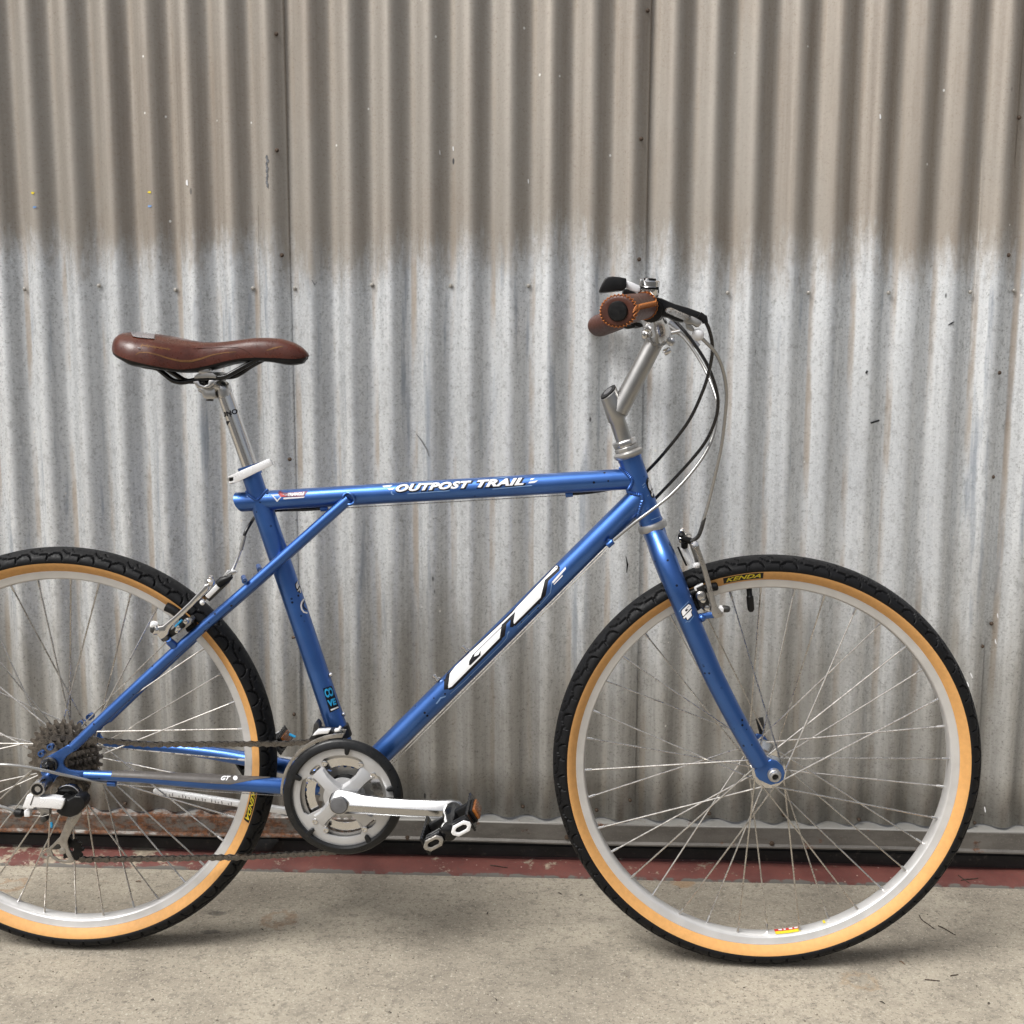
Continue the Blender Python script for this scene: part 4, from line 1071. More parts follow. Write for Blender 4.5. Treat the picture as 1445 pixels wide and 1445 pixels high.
g = MB(); g.tube([P(408, 1036, .01), P(417, 1040, .01)], .0022, 8); build('cable_end_cap', g, CYAN, fd)

# rear derailleur
rd = empty('rear_derailleur', P(60, 1115, -.09), bike)
k8 = lambda q: K(20, 1060, 8.5, q)
a0 = P(*k8([(390, 360)])[0], -.070); a1 = P(*k8([(275, 460)])[0], -.112)
ad = (a1 - a0).normalized()
g = MB(); g.lathe([(.0092, 0), (.0106, .004), (.0108, (a1 - a0).length - .001), (.0102, (a1 - a0).length), (.0086, (a1 - a0).length), (.0086, (a1 - a0).length - .002), (.0003, (a1 - a0).length - .002)], a0, ad, 30); build('hanger_pivot', g, ALU, rd)
g = MB(); L2 = (a1 - a0).length; g.lathe([(.0085, L2 - .0025), (.0083, L2 - .0006), (.0046, L2 - .0008), (.0040, L2 - .003), (.0003, L2 - .003)], a0, ad, 24); build('pivot_bolt', g, BLACKG, rd)
def ext(name, pts, y0, y1, mt, bv=.001, holes=(), seg=2):
    g = MB(); g.poly(PP(k8(pts), y0), (0, y1 - y0, 0), [PP(k8(h), y0) for h in holes]); return build(name, g, mt, rd, bevel=bv, seg=seg)
ext('outer_link', [(150, 530), (228, 520), (262, 530), (335, 560), (450, 558), (560, 575), (600, 592), (590, 640), (560, 702), (440, 690), (235, 676), (228, 695), (95, 682)], -.112, -.098, WHITEMET, .0022, seg=3)
ext('link_groove', [(228, 535), (240, 535), (200, 650), (186, 650)], -.1125, -.111, DARKMET, .0002)
ext('lower_link', [(260, 680), (420, 695), (418, 775), (330, 770), (290, 720)], -.098, -.088, ALU_DULL, .001)
ar = [(690 + 168 * math.cos(t), 640 + 150 * math.sin(t) - 30 * math.sin(t) ** 2 * (math.sin(t) < 0)) for t in np.linspace(0, 2 * math.pi, 30, endpoint=False)]
ext('knuckle', [(500, 600), (560, 555), (640, 590), (720, 540), (800, 545), (845, 590), (850, 640), (820, 700), (760, 765), (670, 800), (560, 780), (490, 720), (560, 702), (600, 595)][:], -.108, -.086, BLACK, .004, seg=3)
ua = [(490, 520), (520, 460), (570, 425), (640, 410), (710, 425), (770, 475), (815, 545), (760, 545), (720, 560), (660, 590), (560, 560), (500, 570)]
ext('pulley_housing', ua, -.090, -.078, BLACKG, .003, seg=3)
g = MB(); g.tube(cr(PP(k8([(540, 445), (590, 418), (650, 411), (710, 428), (765, 475), (800, 540)]), -.0905), 5), .0011, 8); build('housing_rim', g, CHROME, rd)
cage = [(640, 795), (720, 780), (810, 725), (800, 770), (760, 840), (700, 930), (650, 1040), (635, 1090), (650, 1170), (712, 1300), (705, 1335), (670, 1345), (600, 1345), (510, 1325), (455, 1290), (430, 1265), (400, 1290), (340, 1292), (318, 1270), (325, 1235), (390, 1185), (470, 1110), (545, 1030), (580, 950), (610, 870)]
ext('pulley_cage', cage, -.086, -.0835, CAGE, .0006, [[(440, 1185), (510, 1115), (545, 1120), (560, 1150), (550, 1200), (575, 1235), (615, 1225), (650, 1290), (620, 1312), (540, 1305), (470, 1260)], [(345, 1250), (375, 1215), (420, 1225), (415, 1250), (380, 1272)]])
ext('pulley_cage', cage[:9] + cage[20:], -.068, -.0655, DARKMET, .0006)  # inner plate coloured dark so the inside of the cage looks shaded
lp = P(*k8([(585, 1190)])[0], -.0835); g = MB(); g.lathe([(.0052, .001), (.0052, -.003), (.003, -.0036), (.0004, -.0036)], lp, (0, 1, 0), 16); build('pulley_bolt', g, CAGE, rd)
lp2 = P(101.5, 1198, -.058); g = MB(); g.poly(gear_pts(lp2, 11, .0195, .0155, -.056), (0, -.004, 0), [circ(lp2, .004, -.056, 12)]); build('jockey_wheel', g, BLACK, rd, smooth=25)
up2 = P(*k8([(640, 560)])[0], -.076); g = MB(); g.poly(gear_pts(up2, 11, .0205, .0165, -.073), (0, -.004, 0), [circ(up2, .004, -.073, 12)]); build('jockey_wheel', g, BLACK, rd, smooth=25)
g = MB(); g.tube(PP(k8([(5, 735), (30, 737), (95, 745), (115, 745)]), -.104), [.004, .0068, .0064, .004], 12); build('barrel_adjuster', g, BLACK, rd)
ext('adjuster_block', [(115, 715), (185, 715), (185, 790), (118, 790)], -.108, -.098, WHITEP, .001)
g = MB(); g.lathe([(.0050, .004), (.0056, 0), (.0048, -.006), (.002, -.007)], P(*k8([(370, 800)])[0], -.096), (0, 1, 0), 14); build('cable_bolt', g, DARKMET, rd)
g = MB(); g.tube(PP(k8([(185, 765), (340, 782), (420, 760), (440, 820), (447, 860)]), -.102), .0006, 6); build('cable_wire', g, WIRE, rd)
g = MB(); g.tube(PP(k8([(445, 852), (452, 888), (448, 918)]), -.102), [.0016, .0022, .0014], 8); build('cable_end_cap', g, CYAN, rd)

# chain
chain = empty('chain', P(260, 1050, -.045), bike)
def plate_mesh(w_, ys_, gap, bulge):
    g = MB(); L = .0127
    for s_ in (-1, 1):
        pts = []
        for k in range(9): a = R(90 + 180 * k / 8); pts.append((-L / 2 + w_ * math.cos(a), w_ * math.sin(a)))
        pts.append((0, -w_ * bulge))
        for k in range(9): a = R(-90 + 180 * k / 8); pts.append((L / 2 + w_ * math.cos(a), w_ * math.sin(a)))
        pts.append((0, w_ * bulge))
        y0 = s_ * gap / 2
        g.poly([Vector((x, y0, z)) for x, z in pts], (0, s_ * .0010, 0))
    for x in (-L / 2, L / 2): g.lathe([(.0019, -ys_), (.0019, ys_)], (x, 0, 0), (0, 1, 0), 10)
    if gap < .005: 
        for x in (-L / 2, L / 2): g.lathe([(.0038, -.0012), (.0038, .0012)], (x, 0, 0), (0, 1, 0), 12)
    return g
link_o = mesh_of('link', plate_mesh(.0042, .0037, .0048, .66), CHAINM, smooth=30); link_i = mesh_of('link', plate_mesh(.0042, .0026, .0026, .66), CHAINM, smooth=30)
cogc = Vector((RHX, 0, WR)); cr_ = 18 * .0127 / (2 * math.pi)
ycog = -.041
path = [P(447, 1046, -.0475), P(400, 1049.5, -.047)]
tang = P(126, 1045, ycog); 
path += [P(300, 1050, -.046), P(210, 1050.5, -.044)]
for k in range(0, 11):
    a = R(78 + 17.5 * k); path.append(Vector((cogc.x + cr_ * math.cos(a), ycog, cogc.z + cr_ * math.sin(a))))
path += [up2 + Vector((.012, .035 - .001, .014)), up2 + Vector((.0165, .030, 0)), lp2 + Vector((-.0150, .004, .004)), lp2 + Vector((-.011, .004, -.011)), lp2 + Vector((.001, .006, -.0152)), P(118, 1213, -.05)]
path += [P(160, 1212.5, -.047), P(345, 1209.5, -.047), P(445, 1204, -.0475), P(478, 1201, -.0475)]
# walk along the path in steps of one pitch
pts = [Vector(p) for p in path]; cum = [0]
for i in range(1, len(pts)): cum.append(cum[-1] + (pts[i] - pts[i - 1]).length)
def at(d):
    i = max(0, min(len(cum) - 2, int(np.searchsorted(cum, d)) - 1)); t = (d - cum[i]) / (cum[i + 1] - cum[i]); return pts[i].lerp(pts[i + 1], t)
nl = int(cum[-1] / .0127)
for i in range(nl):
    a_, b_ = at(i * .0127), at((i + 1) * .0127); d = (b_ - a_); o = bpy.data.objects.new('link', link_o if i % 2 else link_i); COL.objects.link(o)
    o.parent = chain
    mid = (a_ + b_) / 2; o.location = mid - chain.location - bike.location
    o.rotation_euler = (0, -math.atan2(d.z, d.x), 0)

# kickstand folded along the far side
ks = MB(); a_, b_ = P(217, 1117, .072), P(430, 1150, .060)
dv = (b_ - a_).normalized(); nv = Vector((-dv.z, 0, dv.x))
ks.poly([a_ + nv * .0048, b_ + nv * .0055, b_ - nv * .0055, a_ - nv * .0048, a_ - dv * .003], (0, .010, 0))
kst = build('kickstand', ks, WHITEMET, bike, bevel=.002, keep=True)
kp = MB(); kp.box(lerp(b_, P(430, 1105, .03), .5) + Vector((0, -.01, 0)), .03, .05, .05); build('kickstand_mount', kp, BLACK, kst, bevel=.004)
gv, gf = [], []
for k in range(22):
    t = .06 + .85 * k / 22 * .56; u, v = 217 + 213 * t, 1117 + 33 * t
    if k % 5 != 4: vs_, fs_ = line_px([(u, v - 2.0 + (k % 3)), (u + .8 - (k % 2), v + 2.6)], 1.1); base = len(gv); gv += vs_; gf += [[base + i for i in f] for f in fs_]
decal('embossed_marks', kst, (gv, gf), GREYCAP, kst, .0003)

# ---- saddle and seat post
sad = empty('saddle', P(300, 500), bike)
k1 = lambda q: K(150, 450, 4.817, q)
topo = k1([(78, 195), (80, 175), (86, 150), (105, 115), (130, 98), (170, 90), (250, 92), (330, 100), (450, 118), (560, 141), (660, 155), (780, 154), (900, 140), (1000, 127), (1100, 126), (1200, 136), (1290, 165), (1345, 203), (1372, 235), (1377, 250)])
boto = k1([(78, 200), (82, 205), (90, 209), (105, 216), (130, 229), (170, 246), (250, 273), (330, 295), (450, 322), (560, 341), (600, 342), (660, 335), (760, 312), (850, 287), (950, 268), (1050, 263), (1180, 266), (1290, 274), (1350, 268), (1374, 255), (1377, 252)])
tx = [P(*q).x for q in topo]; tz = [P(*q).z for q in topo]; bx = [P(*q).x for q in boto]; bz = [P(*q).z for q in boto]
wid = ([0, .03, .07, .15, .26, .36, .46, .56, .68, .82, .93, .98, 1], [.020, .046, .060, .070, .068, .056, .042, .033, .0265, .0235, .0195, .013, .004])
NS, NT = 90, 33
us = np.concatenate([[0, .004, .01, .018, .03], np.linspace(.045, .955, NS), [.97, .982, .99, .996, 1]])
_ss = np.linspace(0, 1, 401); _xs = tx[0] + (tx[-1] - tx[0]) * _ss
def _sm(a, n=15):
    k = np.hanning(n); k /= k.sum(); b_ = np.convolve(np.pad(a, n // 2, mode='edge'), k, 'valid'); f = np.clip(np.minimum(_ss, 1 - _ss) / .05, 0, 1); return a * (1 - f) + b_ * f
TZ, BZ, WZ = _sm(np.interp(_xs, tx, tz), 25), _sm(np.interp(_xs, bx, bz), 25), _sm(np.interp(_ss, *wid), 41)
def saddle_pt(s_, ph, lift=0):
    x = lerp(tx[0], tx[-1], s_); zt = np.interp(s_, _ss, TZ); zb = np.interp(s_, _ss, BZ); w_ = np.interp(s_, _ss, WZ)
    c, sn = math.cos(ph), math.sin(ph)
    yy = -w_ * math.copysign(abs(c) ** .75, c); zz_ = zb + (zt - zb) * abs(sn) ** .8
    ch = .0022 * math.exp(-(yy / .010) ** 2) * max(0, math.sin(math.pi * min(1, s_ * 1.2)))        # shallow centre channel
    return Vector((x, yy, zz_ - ch))
rows = [[saddle_pt(s_, math.pi * k / (NT - 1)) for k in range(NT)] for s_ in us]
g = MB(); g.strip(rows); cover = build('saddle_cover', g, LEATHER, sad, smooth=80, keep=True)
rows = []
for s_ in us[2:-2]:
    x = lerp(tx[0], tx[-1], s_); zb = np.interp(s_, _ss, BZ); w_ = np.interp(s_, _ss, WZ)
    dz = .0055 + .0022 * max(0, 1 - s_ / .4) + .004 * math.exp(-((s_ - .90) / .08) ** 2) - (.003 if s_ > .97 else 0) + .004 * math.exp(-((s_ - .14) / .05) ** 2)
    ring = []
    for q in np.linspace(0, 2 * math.pi, 24, endpoint=False):
        ring.append(Vector((x, w_ * .97 * math.copysign(abs(math.cos(q)) ** .6, math.cos(q)), zb + (.003 if math.sin(q) > 0 else -dz) * abs(math.sin(q)) ** .7)))
    rows.append(ring)
g = MB(); g.loft(rows); build('saddle_base', g, BLACK, sad, smooth=60)
rail = k1([(180, 285), (250, 318), (330, 332), (365, 350), (435, 408), (470, 424), (520, 430), (620, 414), (740, 400), (800, 394), (850, 372), (950, 315), (1040, 268)])
for sg in (1, -1):
    pth = [P(u, v, -.024 * (1 if 3 < i < 11 else .75) ) for i, (u, v) in enumerate(rail)]
    g = MB(); g.tube(cr(pth, 4), .0038, 12)
    if sg < 0: g.mirror()
    build('saddle_rail', g, BLACKG, sad)
g = MB(); g.poly(PP(k1([(165, 270), (175, 300), (250, 338), (330, 340), (400, 345), (420, 330), (250, 285)]), -.04), (0, .08, 0)); build('rail_block', g, BLACK, sad, bevel=.003)
# rear patch, faint gold print and swooshes
pt = k1([(168, 90), (250, 96), (328, 108), (326, 140), (285, 137), (220, 131), (182, 124), (172, 110)])
decal('reflective_patch', cover, poly_px(pt), SILVERP, cover, .0014, 2)
decal('gold_swoosh', cover, line_px(k1([(200, 245), (225, 228), (280, 228), (350, 245), (420, 268), (500, 286), (570, 288), (640, 272), (720, 245), (800, 230), (880, 224)]), [.8, 1.2, 1.2, 1.4, 2.0, 2.8, 3.0, 2.6, 1.6, 1.2, .8]), GOLD, cover, .0003, 3)
decal('gold_swoosh', cover, line_px(k1([(1090, 215), (1140, 198), (1200, 186)]), [1, 2.2, .8]), GOLD, cover, .0003, 3)
scr = []
for k in range(57): scr.append((235 + 200 * k / 56, 178 + 30 * k / 56 + (14 - k * .08) * math.sin(k * 1.45) * (.5 + .5 * math.sin(k * .5 + 1.2))))
decal('gold_script', cover, line_px(k1(scr), 1.15), GOLD, cover, .0003, 2)
g = MB(); seam_pts = []
for (u, v) in k1([(590, 202), (700, 197), (800, 192), (880, 193), (930, 205), (980, 235), (1015, 262)]):
    d = ray(u, v).normalized(); h = BV[cover].ray_cast(CAM, d)
    if h[0] is not None: seam_pts.append(h[0] - d * .0001)
if len(seam_pts) > 3: g.tube(cr(seam_pts, 5), .0007, 6); build('seam', g, LEATHER, cover)

post = empty('seat_post', P(335, 600), bike)
k2 = lambda q: K(250, 510, 7.607, q)
s0, s1 = P(*k2([(512, 355)])[0]), P(*k2([(775, 1105)])[0]); sd = (s1 - s0).normalized()
g = MB(); g.tube([s0, s1 + sd * .03], .0118, 30); ptube = build('post_tube', g, CHROME, post, keep=True)
hd2 = cr([s0 + sd * .004, s0, P(*k2([(500, 290)])[0]), P(*k2([(455, 268)])[0]), P(*k2([(390, 280)])[0]), P(*k2([(300, 305)])[0]), P(*k2([(235, 300)])[0])], 6)
g = MB(); g.tube(hd2, list(np.interp(np.linspace(0, 1, len(hd2)), [0, .17, .34, .5, .7, .85, 1], [.0120, .0124, .0125, .0115, .0098, .0080, .0040])), 24, sq=(1.25, .85)); build('post_head', g, ALU, post)
g = MB(); g.poly(PP(k2([(195, 278), (320, 292), (400, 280), (415, 390), (395, 405), (310, 405), (280, 392), (255, 320)]), -.014), (0, .028, 0)); build('head_cradle', g, ALU, post, bevel=.003)
g = MB(); g.poly(PP(k2([(165, 215), (230, 205), (245, 245), (290, 262), (330, 245), (335, 200), (395, 198), (390, 250), (340, 285), (270, 292), (215, 285), (180, 240)]), -.031), (0, .062, 0)); build('lower_clamp', g, ALU, post, bevel=.0015)
g = MB(); g.poly(PP(k2([(175, 168), (215, 135), (300, 120), (380, 120), (420, 150), (415, 182), (330, 178), (180, 186)]), -.030), (0, .060, 0)); build('upper_clamp', g, ALU_DULL, post, bevel=.002)
p = P(*k2([(298, 108)])[0], -.024); g = MB(); g.lathe([(.0085, .006), (.0088, 0), (.0080, -.004), (.004, -.006), (.0005, -.0064)], p, (0, 1, .12), 24); build('clamp_bolt', g, ALU, post)
p = P(*k2([(350, 402)])[0], 0); g = MB(); g.lathe([(.0055, -.002), (.0055, .003)], p, (0, 0, -1), 12); build('clamp_bolt', g, DARKMET, post)

qr = empty('seat_clamp', stT, bike)
g = MB(); g.tube([stT - std * .0006, stT + std * .0155], [.0165, .0165], 30); build('clamp_collar', g, BLUE, qr)
g = MB(); g.poly(PP(k2([(540, 1240), (700, 1165), (985, 1043), (1004, 1068), (1020, 1112), (850, 1195), (640, 1300), (560, 1315), (548, 1290), (600, 1280), (600, 1245), (550, 1250)]), -.034), (0, .008, 0)); build('quick_release_lever', g, WHITEMET, qr, bevel=.0014)
g = MB(); g.poly(PP(k2([(520, 1245), (600, 1205), (640, 1240), (640, 1300), (570, 1325), (545, 1300)]), -.0255), (0, .05, 0)); build('clamp_ear', g, ALU_DULL, qr, bevel=.002)
g = MB(); g.poly(PP(k2([(552, 1252), (600, 1240), (602, 1280), (560, 1292)]), -.0345), (0, .006, 0)); build('clamp_pivot', g, BLACKG, qr, bevel=.001)

# ---- brakes
def brake(kf, arm, y0, y1, mt):
    root = empty('rim_brake', P(*kf([arm[0]])[0], y0), bike)
    g = MB(); g.poly(PP(kf(arm), y0), (0, y1 - y0, 0)); build('brake_arm', g, mt, root, bevel=.0018, seg=3)
    g = MB(); g.poly(PP(kf(arm), y0), (0, y1 - y0, 0)); g.mirror(); build('brake_arm', g, mt, root, bevel=.0018)
    return root
kb = lambda q: K(940, 740, 9.03, q)
def bolt(parent, u, v, y, r, h, mt, ax=(0, -1, 0), n=14, nm='brake_bolt'):
    g = MB(); g.lathe([(r, -.002), (r, h * .55), (r * .75, h * .9), (r * .2, h)], P(u, v, y), ax, n); build(nm, g, mt, parent)
fbk = brake(kb, [(318, 262), (345, 240), (420, 250), (425, 300), (445, 345), (500, 500), (560, 700), (640, 1010), (665, 1070), (730, 1135), (722, 1165), (690, 1185), (625, 1205), (595, 1170), (575, 1120), (580, 1060), (520, 800), (455, 560), (385, 360), (345, 305)], -.054, -.040, CAGE)
g = MB(); g.poly(PP(kb([(372, 800), (420, 770), (462, 752), (500, 850), (560, 1010), (545, 1045), (560, 1100), (500, 1110), (430, 1060), (400, 960), (380, 870)]), -.042), (0, .012, 0)); build('pad_holder', g, DARKMET, fbk, bevel=.002)
for u, v, r in ((440, 910, .0075), (465, 960, .0050), (520, 1060, .0052), (545, 1110, .0042)): bolt(fbk, *kb([(u, v)])[0], -.043, r, .006, CHROME if r < .006 else ALU)
g = MB(); g.poly(PP(kb([(355, 810), (378, 795), (470, 750), (478, 770), (390, 815), (398, 850), (372, 850)]), -.046), (0, .006, 0)); build('pad_washer', g, WHITEMET, fbk, bevel=.0008)
pad = [P(*q, -.024) for q in kb([(300, 890), (400, 850), (520, 815), (640, 790)])]
g = MB(); g.tube([pad[0], *cr(pad, 4)[1:-1], pad[-1], pad[-1] + (pad[-1] - pad[-2]).normalized() * .002], [.0075] * (len(cr(pad, 4))) + [.0055], 12, sq=(.95, .85)); build('brake_pad', g, BLACK, fbk)
g = MB(); g.tube([P(*q, -.030) for q in kb([(330, 960), (420, 1070)])], .008, 12); build('brake_pad', g, BLACK, fbk)
bolt(fbk, *kb([(690, 1080)])[0], -.045, .0060, .006, WHITEMET, (1, -.3, -.1), 6); bolt(fbk, *kb([(730, 1075)])[0], -.045, .0052, .010, DARKMET, (1, -.25, .0), 14)
bolt(fbk, *kb([(395, 522)])[0], -.040, .0042, .006, WHITEMET, (-.9, -.4, 0)); bolt(fbk, *kb([(370, 262)])[0], -.048, .0056, .007, CHROME, (0, -1, .3))
g = MB(); g.tube([P(*q, -.006) for q in kb([(225, 300), (260, 400), (320, 500)])], [.0055, .0060, .0052], 12, sq=(.7, 1)); build('brake_link', g, WHITEMET, fbk)
g = MB(); g.tube([P(*q, -.012) for q in kb([(150, 285), (200, 400), (260, 525)])], .0014, 8); build('brake_spring', g, BLACK, fbk)
for u, v, r, m_ in ((205, 105, .0038, CHROME), (200, 160, .0055, BLACK), (235, 215, .0060, DARKMET), (190, 205, .0034, CHROME), (290, 205, .0050, ALU), (235, 270, .0052, BLACK)): bolt(fbk, *kb([(u, v)])[0], -.012, r, .008, m_, (-.1, -.6, .8))
g = MB(); g.tube([P(*q, -.020) for q in kb([(200, 170), (290, 205), (370, 235)])], [.0045, .005, .004], 10); build('cable_anchor', g, BLACK, fbk)
g = MB(); g.sphere(P(*kb([(455, 1190)])[0], -.050), .0062, (1, 1.2, 1)); g.tube([P(*kb([(400, 1180)])[0], -.050), P(*kb([(600, 1150)])[0], -.048)], .0050, 12); build('brake_boss', g, BLUE, fbk)

kr = lambda q: K(200, 780, 9.03, q)
rbk = brake(kr, [(800, 402), (838, 405), (852, 440), (838, 485), (640, 690), (470, 850), (400, 910), (345, 985), (330, 1040), (290, 1085), (240, 1110), (200, 1060), (158, 1000), (178, 945), (262, 932), (420, 800), (600, 630), (760, 460)], -.062, -.050, CHROME)
g = MB(); g.poly(PP(kr([(230, 1110), (350, 1000), (440, 930), (620, 810), (660, 860), (560, 960), (440, 1040), (270, 1145)]), -.052), (0, .014, 0)); build('pad_holder', g, DARKMET, rbk, bevel=.002)
g = MB(); g.poly(PP(kr([(432, 985), (560, 860), (600, 830), (640, 860), (620, 915), (470, 1030)]), -.056), (0, .006, 0)); build('pad_washer', g, ALU_DULL, rbk, bevel=.001)
for u, v, r, m_ in ((480, 950, .0050, CHROME), (520, 925, .0044, BLACK), (570, 870, .0046, CHROME), (545, 895, .0032, BLACK), (460, 990, .0036, CHROME), (320, 1085, .0050, DARKMET)): bolt(rbk, *kr([(u, v)])[0], -.056, r, .006, m_)
g = MB(); g.tube([P(*q, -.0585) for q in kr([(430, 940), (475, 895), (515, 855)])], .0020, 8); build('cyan_clip', g, CYAN, rbk)
pad = [P(*q, -.026) for q in kr([(310, 685), (400, 730), (480, 790), (560, 860)])]
g = MB(); g.tube(cr(pad, 4), .0078, 12, sq=(.9, .9)); build('brake_pad', g, BLACK, rbk)
pad = [P(*q, -.030) for q in kr([(580, 940), (690, 920)])]
g = MB(); g.tube(pad, .0090, 12); build('brake_pad', g, BLACK, rbk)
g = MB(); g.poly(PP(kr([(802, 550), (958, 390), (1012, 430), (850, 592)]), -.034), (0, .008, 0)); build('brake_link', g, WHITEMET, rbk, bevel=.0014)
g = MB(); g.poly(PP(kr([(820, 590), (1090, 345), (1110, 385), (860, 625)]), -.028), (0, .008, 0)); build('brake_link', g, DARKMET, rbk, bevel=.001)
g = MB(); g.tube([P(*q, -.030) for q in kr([(975, 405), (1030, 360), (1100, 330), (1150, 300)])], [.0062, .0072, .0052, .003], 12); build('cable_boot', g, BLACK, rbk)
g = MB(); g.poly(PP(kr([(1030, 305), (1130, 235), (1180, 220), (1215, 250), (1150, 295), (1080, 320)]), -.028), (0, .008, 0)); build('noodle_holder', g, CHROME, rbk, bevel=.0012)
for u, v, r, m_, ax in ((885, 375, .0058, CHROME, (.2, -.7, .7)), (880, 345, .0040, CHROME, (.2, -.5, .8)), (770, 620, .0038, WHITEMET, (.3, -.8, -.3)), (170, 920, .0060, WHITEMET, (-.8, -.5, .3)), (195, 980, .0078, CHROME, (-.5, -.8, .1)), (170, 970, .0068, DARKMET, (-.8, -.5, .2))): bolt(rbk, *kr([(u, v)])[0], -.056, r, .007, m_, ax)
g = MB(); g.tube([P(*kr([(355, 1130)])[0], -.056), P(*kr([(430, 1200)])[0], -.048)], .0060, 14); g.tube([P(*kr([(340, 1105)])[0], -.060), P(*kr([(400, 1170)])[0], -.052)], [.0045, .0062], 14); build('brake_boss', g, BLUE, rbk)

# ---- lettering and stickers
ls = [(lerp(557.5, 749, 0), 697.5)]
A_, B_ = (558.5, 694.0), (740, 684.0)
for s_, a_, b_ in (('OUTPOST', (558.5, 694.2), (666, 688.3)), ('TRAIL', (673.5, 687.8), (739.5, 684.2))):
    decal('lettering_shadow', top, text_px(s_, (a_[0] + .9, a_[1] + .9), (b_[0] + .9, b_[1] + .9), 10.0, .38, .125, 1.10, ref=.05), INK, top, .00025, 3)
    decal('lettering', top, text_px(s_, a_, b_, 10.0, .38, .05, 1.10), WHITEP, top, .0005, 3)
kt = lambda q: K(530, 655, 5.16, q)
for lp_ in ([(50, 158), (125, 152), (105, 166), (60, 170)], [(85, 178), (140, 172), (125, 186), (98, 188)], [(1120, 128), (1185, 118), (1160, 135), (1110, 140)], [(1130, 105), (1160, 102), (1140, 116), (1125, 118)], [(230, 212), (540, 190), (538, 196), (235, 218)], [(850, 178), (1140, 152), (1140, 158), (852, 184)],
            [(255, 140), (420, 127), (420, 131), (255, 144)], [(850, 104), (960, 93), (960, 97), (852, 108)], [(110, 200), (120, 196), (122, 214), (138, 220), (125, 224), (113, 216)]):
    decal('decal_or_glint_stroke', top, poly_px(kt(lp_)), LIGHTB if lp_[0][0] in (230, 850, 255, 110) else WHITEP, top, .0003, 4)
kq = lambda q: K(370, 680, 18.06, q)
decal('badge_field', top, poly_px(kq([(400, 300), (440, 225), (560, 280), (1170, 238), (1060, 375), (560, 390)])), MAROON, top, .0003, 3)
decal('badge_triangle', top, poly_px(kq([(230, 330), (560, 315), (380, 510)])), WHITEP, top, .0005, 3)
decal('badge_triangle', top, poly_px(kq([(290, 355), (500, 345), (385, 460)])), BLUE, top, .0007, 3)
decal('badge_triangle', top, poly_px(kq([(420, 340), (470, 280), (620, 380), (480, 385)])), RED, top, .0009, 3)
decal('badge_bar', top, poly_px(kq([(540, 405), (1090, 375), (1060, 405), (545, 445)])), WHITEP, top, .0005, 3)
decal('badge_lettering', top, text_px('TRIANGLE', kq([(660, 372)])[0], kq([(1090, 340)])[0], 4.6, .4, .03), WHITEP, top, .0006, 3)
kl = lambda q: K(610, 780, 6.57, q)
G1 = [(150, 1255), (148, 1235), (165, 1120), (215, 1055), (330, 945), (640, 655), (740, 560), (780, 510), (1150, 120), (1165, 125), (1160, 150), (1045, 255), (1005, 415), (760, 660), (752, 640), (772, 545), (660, 655), (645, 665), (625, 790), (180, 1240)]
sh = [(x + 14, y + 6) for x, y in G1]
def bigdecal(name, loop, mt, lift, par, tgt): return decal(name, tgt, poly_px(loop), mt, par, lift, 5)
bk = [(108, 1270), (110, 1200), (140, 1110), (205, 1040), (330, 930), (640, 640), (780, 500), (1150, 108), (1172, 118), (1165, 150), (1075, 265), (1050, 400), (745, 690), (720, 690), (728, 600), (690, 655), (672, 770), (620, 815), (180, 1262)]
bigdecal('logo_shadow', kl(bk), INK, .00025, down, down)
bigdecal('logo_shadow', outline_geo(kl(G1), 1.5, 1.6, 1.6), INK, .00030, down, down)
bigdecal('logo', kl(G1), WHITEP, .0005, down, down)
for lp_ in ([(340, 1040), (345, 1005), (375, 950), (640, 690), (643, 694), (395, 935), (388, 965), (430, 945), (450, 905), (447, 950), (355, 1040)],):
    bigdecal('logo_counter', kl(lp_), INK, .0008, down, down)
for lp_ in ([(1110, 270), (1235, 130), (1240, 150), (1120, 285)], [(1125, 290), (1205, 205), (1210, 215), (1130, 298)], [(30, 1400), (75, 1340), (130, 1325), (120, 1338), (80, 1352), (45, 1400)], [(690, 750), (712, 722), (715, 735), (698, 755)]):  # the lowest of these strokes is a light reflection painted on the tube
    bigdecal('decal_or_glint_stroke', kl(lp_), WHITEP if lp_[0][0] > 1000 else LIGHTB, .0003, down, down)
decal('decal_or_glint_stroke', down, line_px(kl([(165, 1310), (300, 1190), (640, 850), (690, 790), (700, 740)]), .9), LIGHTB, down, .0003)
decal('decal_or_glint_stroke', down, line_px(kl([(790, 690), (1020, 460), (1095, 370), (1110, 270)]), .9), LIGHTB, down, .0003)
kf_ = lambda q: K(950, 840, 28.9, q)
decal('logo_shadow', fb[0], poly_px(kf_([(335, 600), (620, 330), (700, 340), (745, 430), (745, 560), (790, 600), (745, 680), (800, 820), (600, 1030), (545, 1010), (500, 940), (420, 965), (370, 870), (320, 750)])), INK, fork, .0003, 3)
decal('logo', fb[0], poly_px(kf_([(345, 670), (370, 600), (620, 360), (645, 385), (690, 395), (735, 500), (420, 845), (385, 820)])), WHITEP, fork, .0006, 3)
decal('logo', fb[0], poly_px(kf_([(415, 930), (420, 890), (735, 570), (765, 590), (715, 680), (765, 820), (580, 1005), (535, 900), (520, 885), (460, 945)])), WHITEP, fork, .0006, 3)
decal('logo_counter', fb[0], poly_px(kf_([(480, 600), (640, 420), (645, 435), (540, 560), (560, 580), (605, 560), (600, 590), (520, 665), (490, 640)])), INK, fork, .0009, 3)
decal('decal_or_glint_stroke', fb[0], line_px(kf_([(240, 680), (290, 600), (360, 520), (630, 245)]), .8), LIGHTB, fork, .0003, 3)
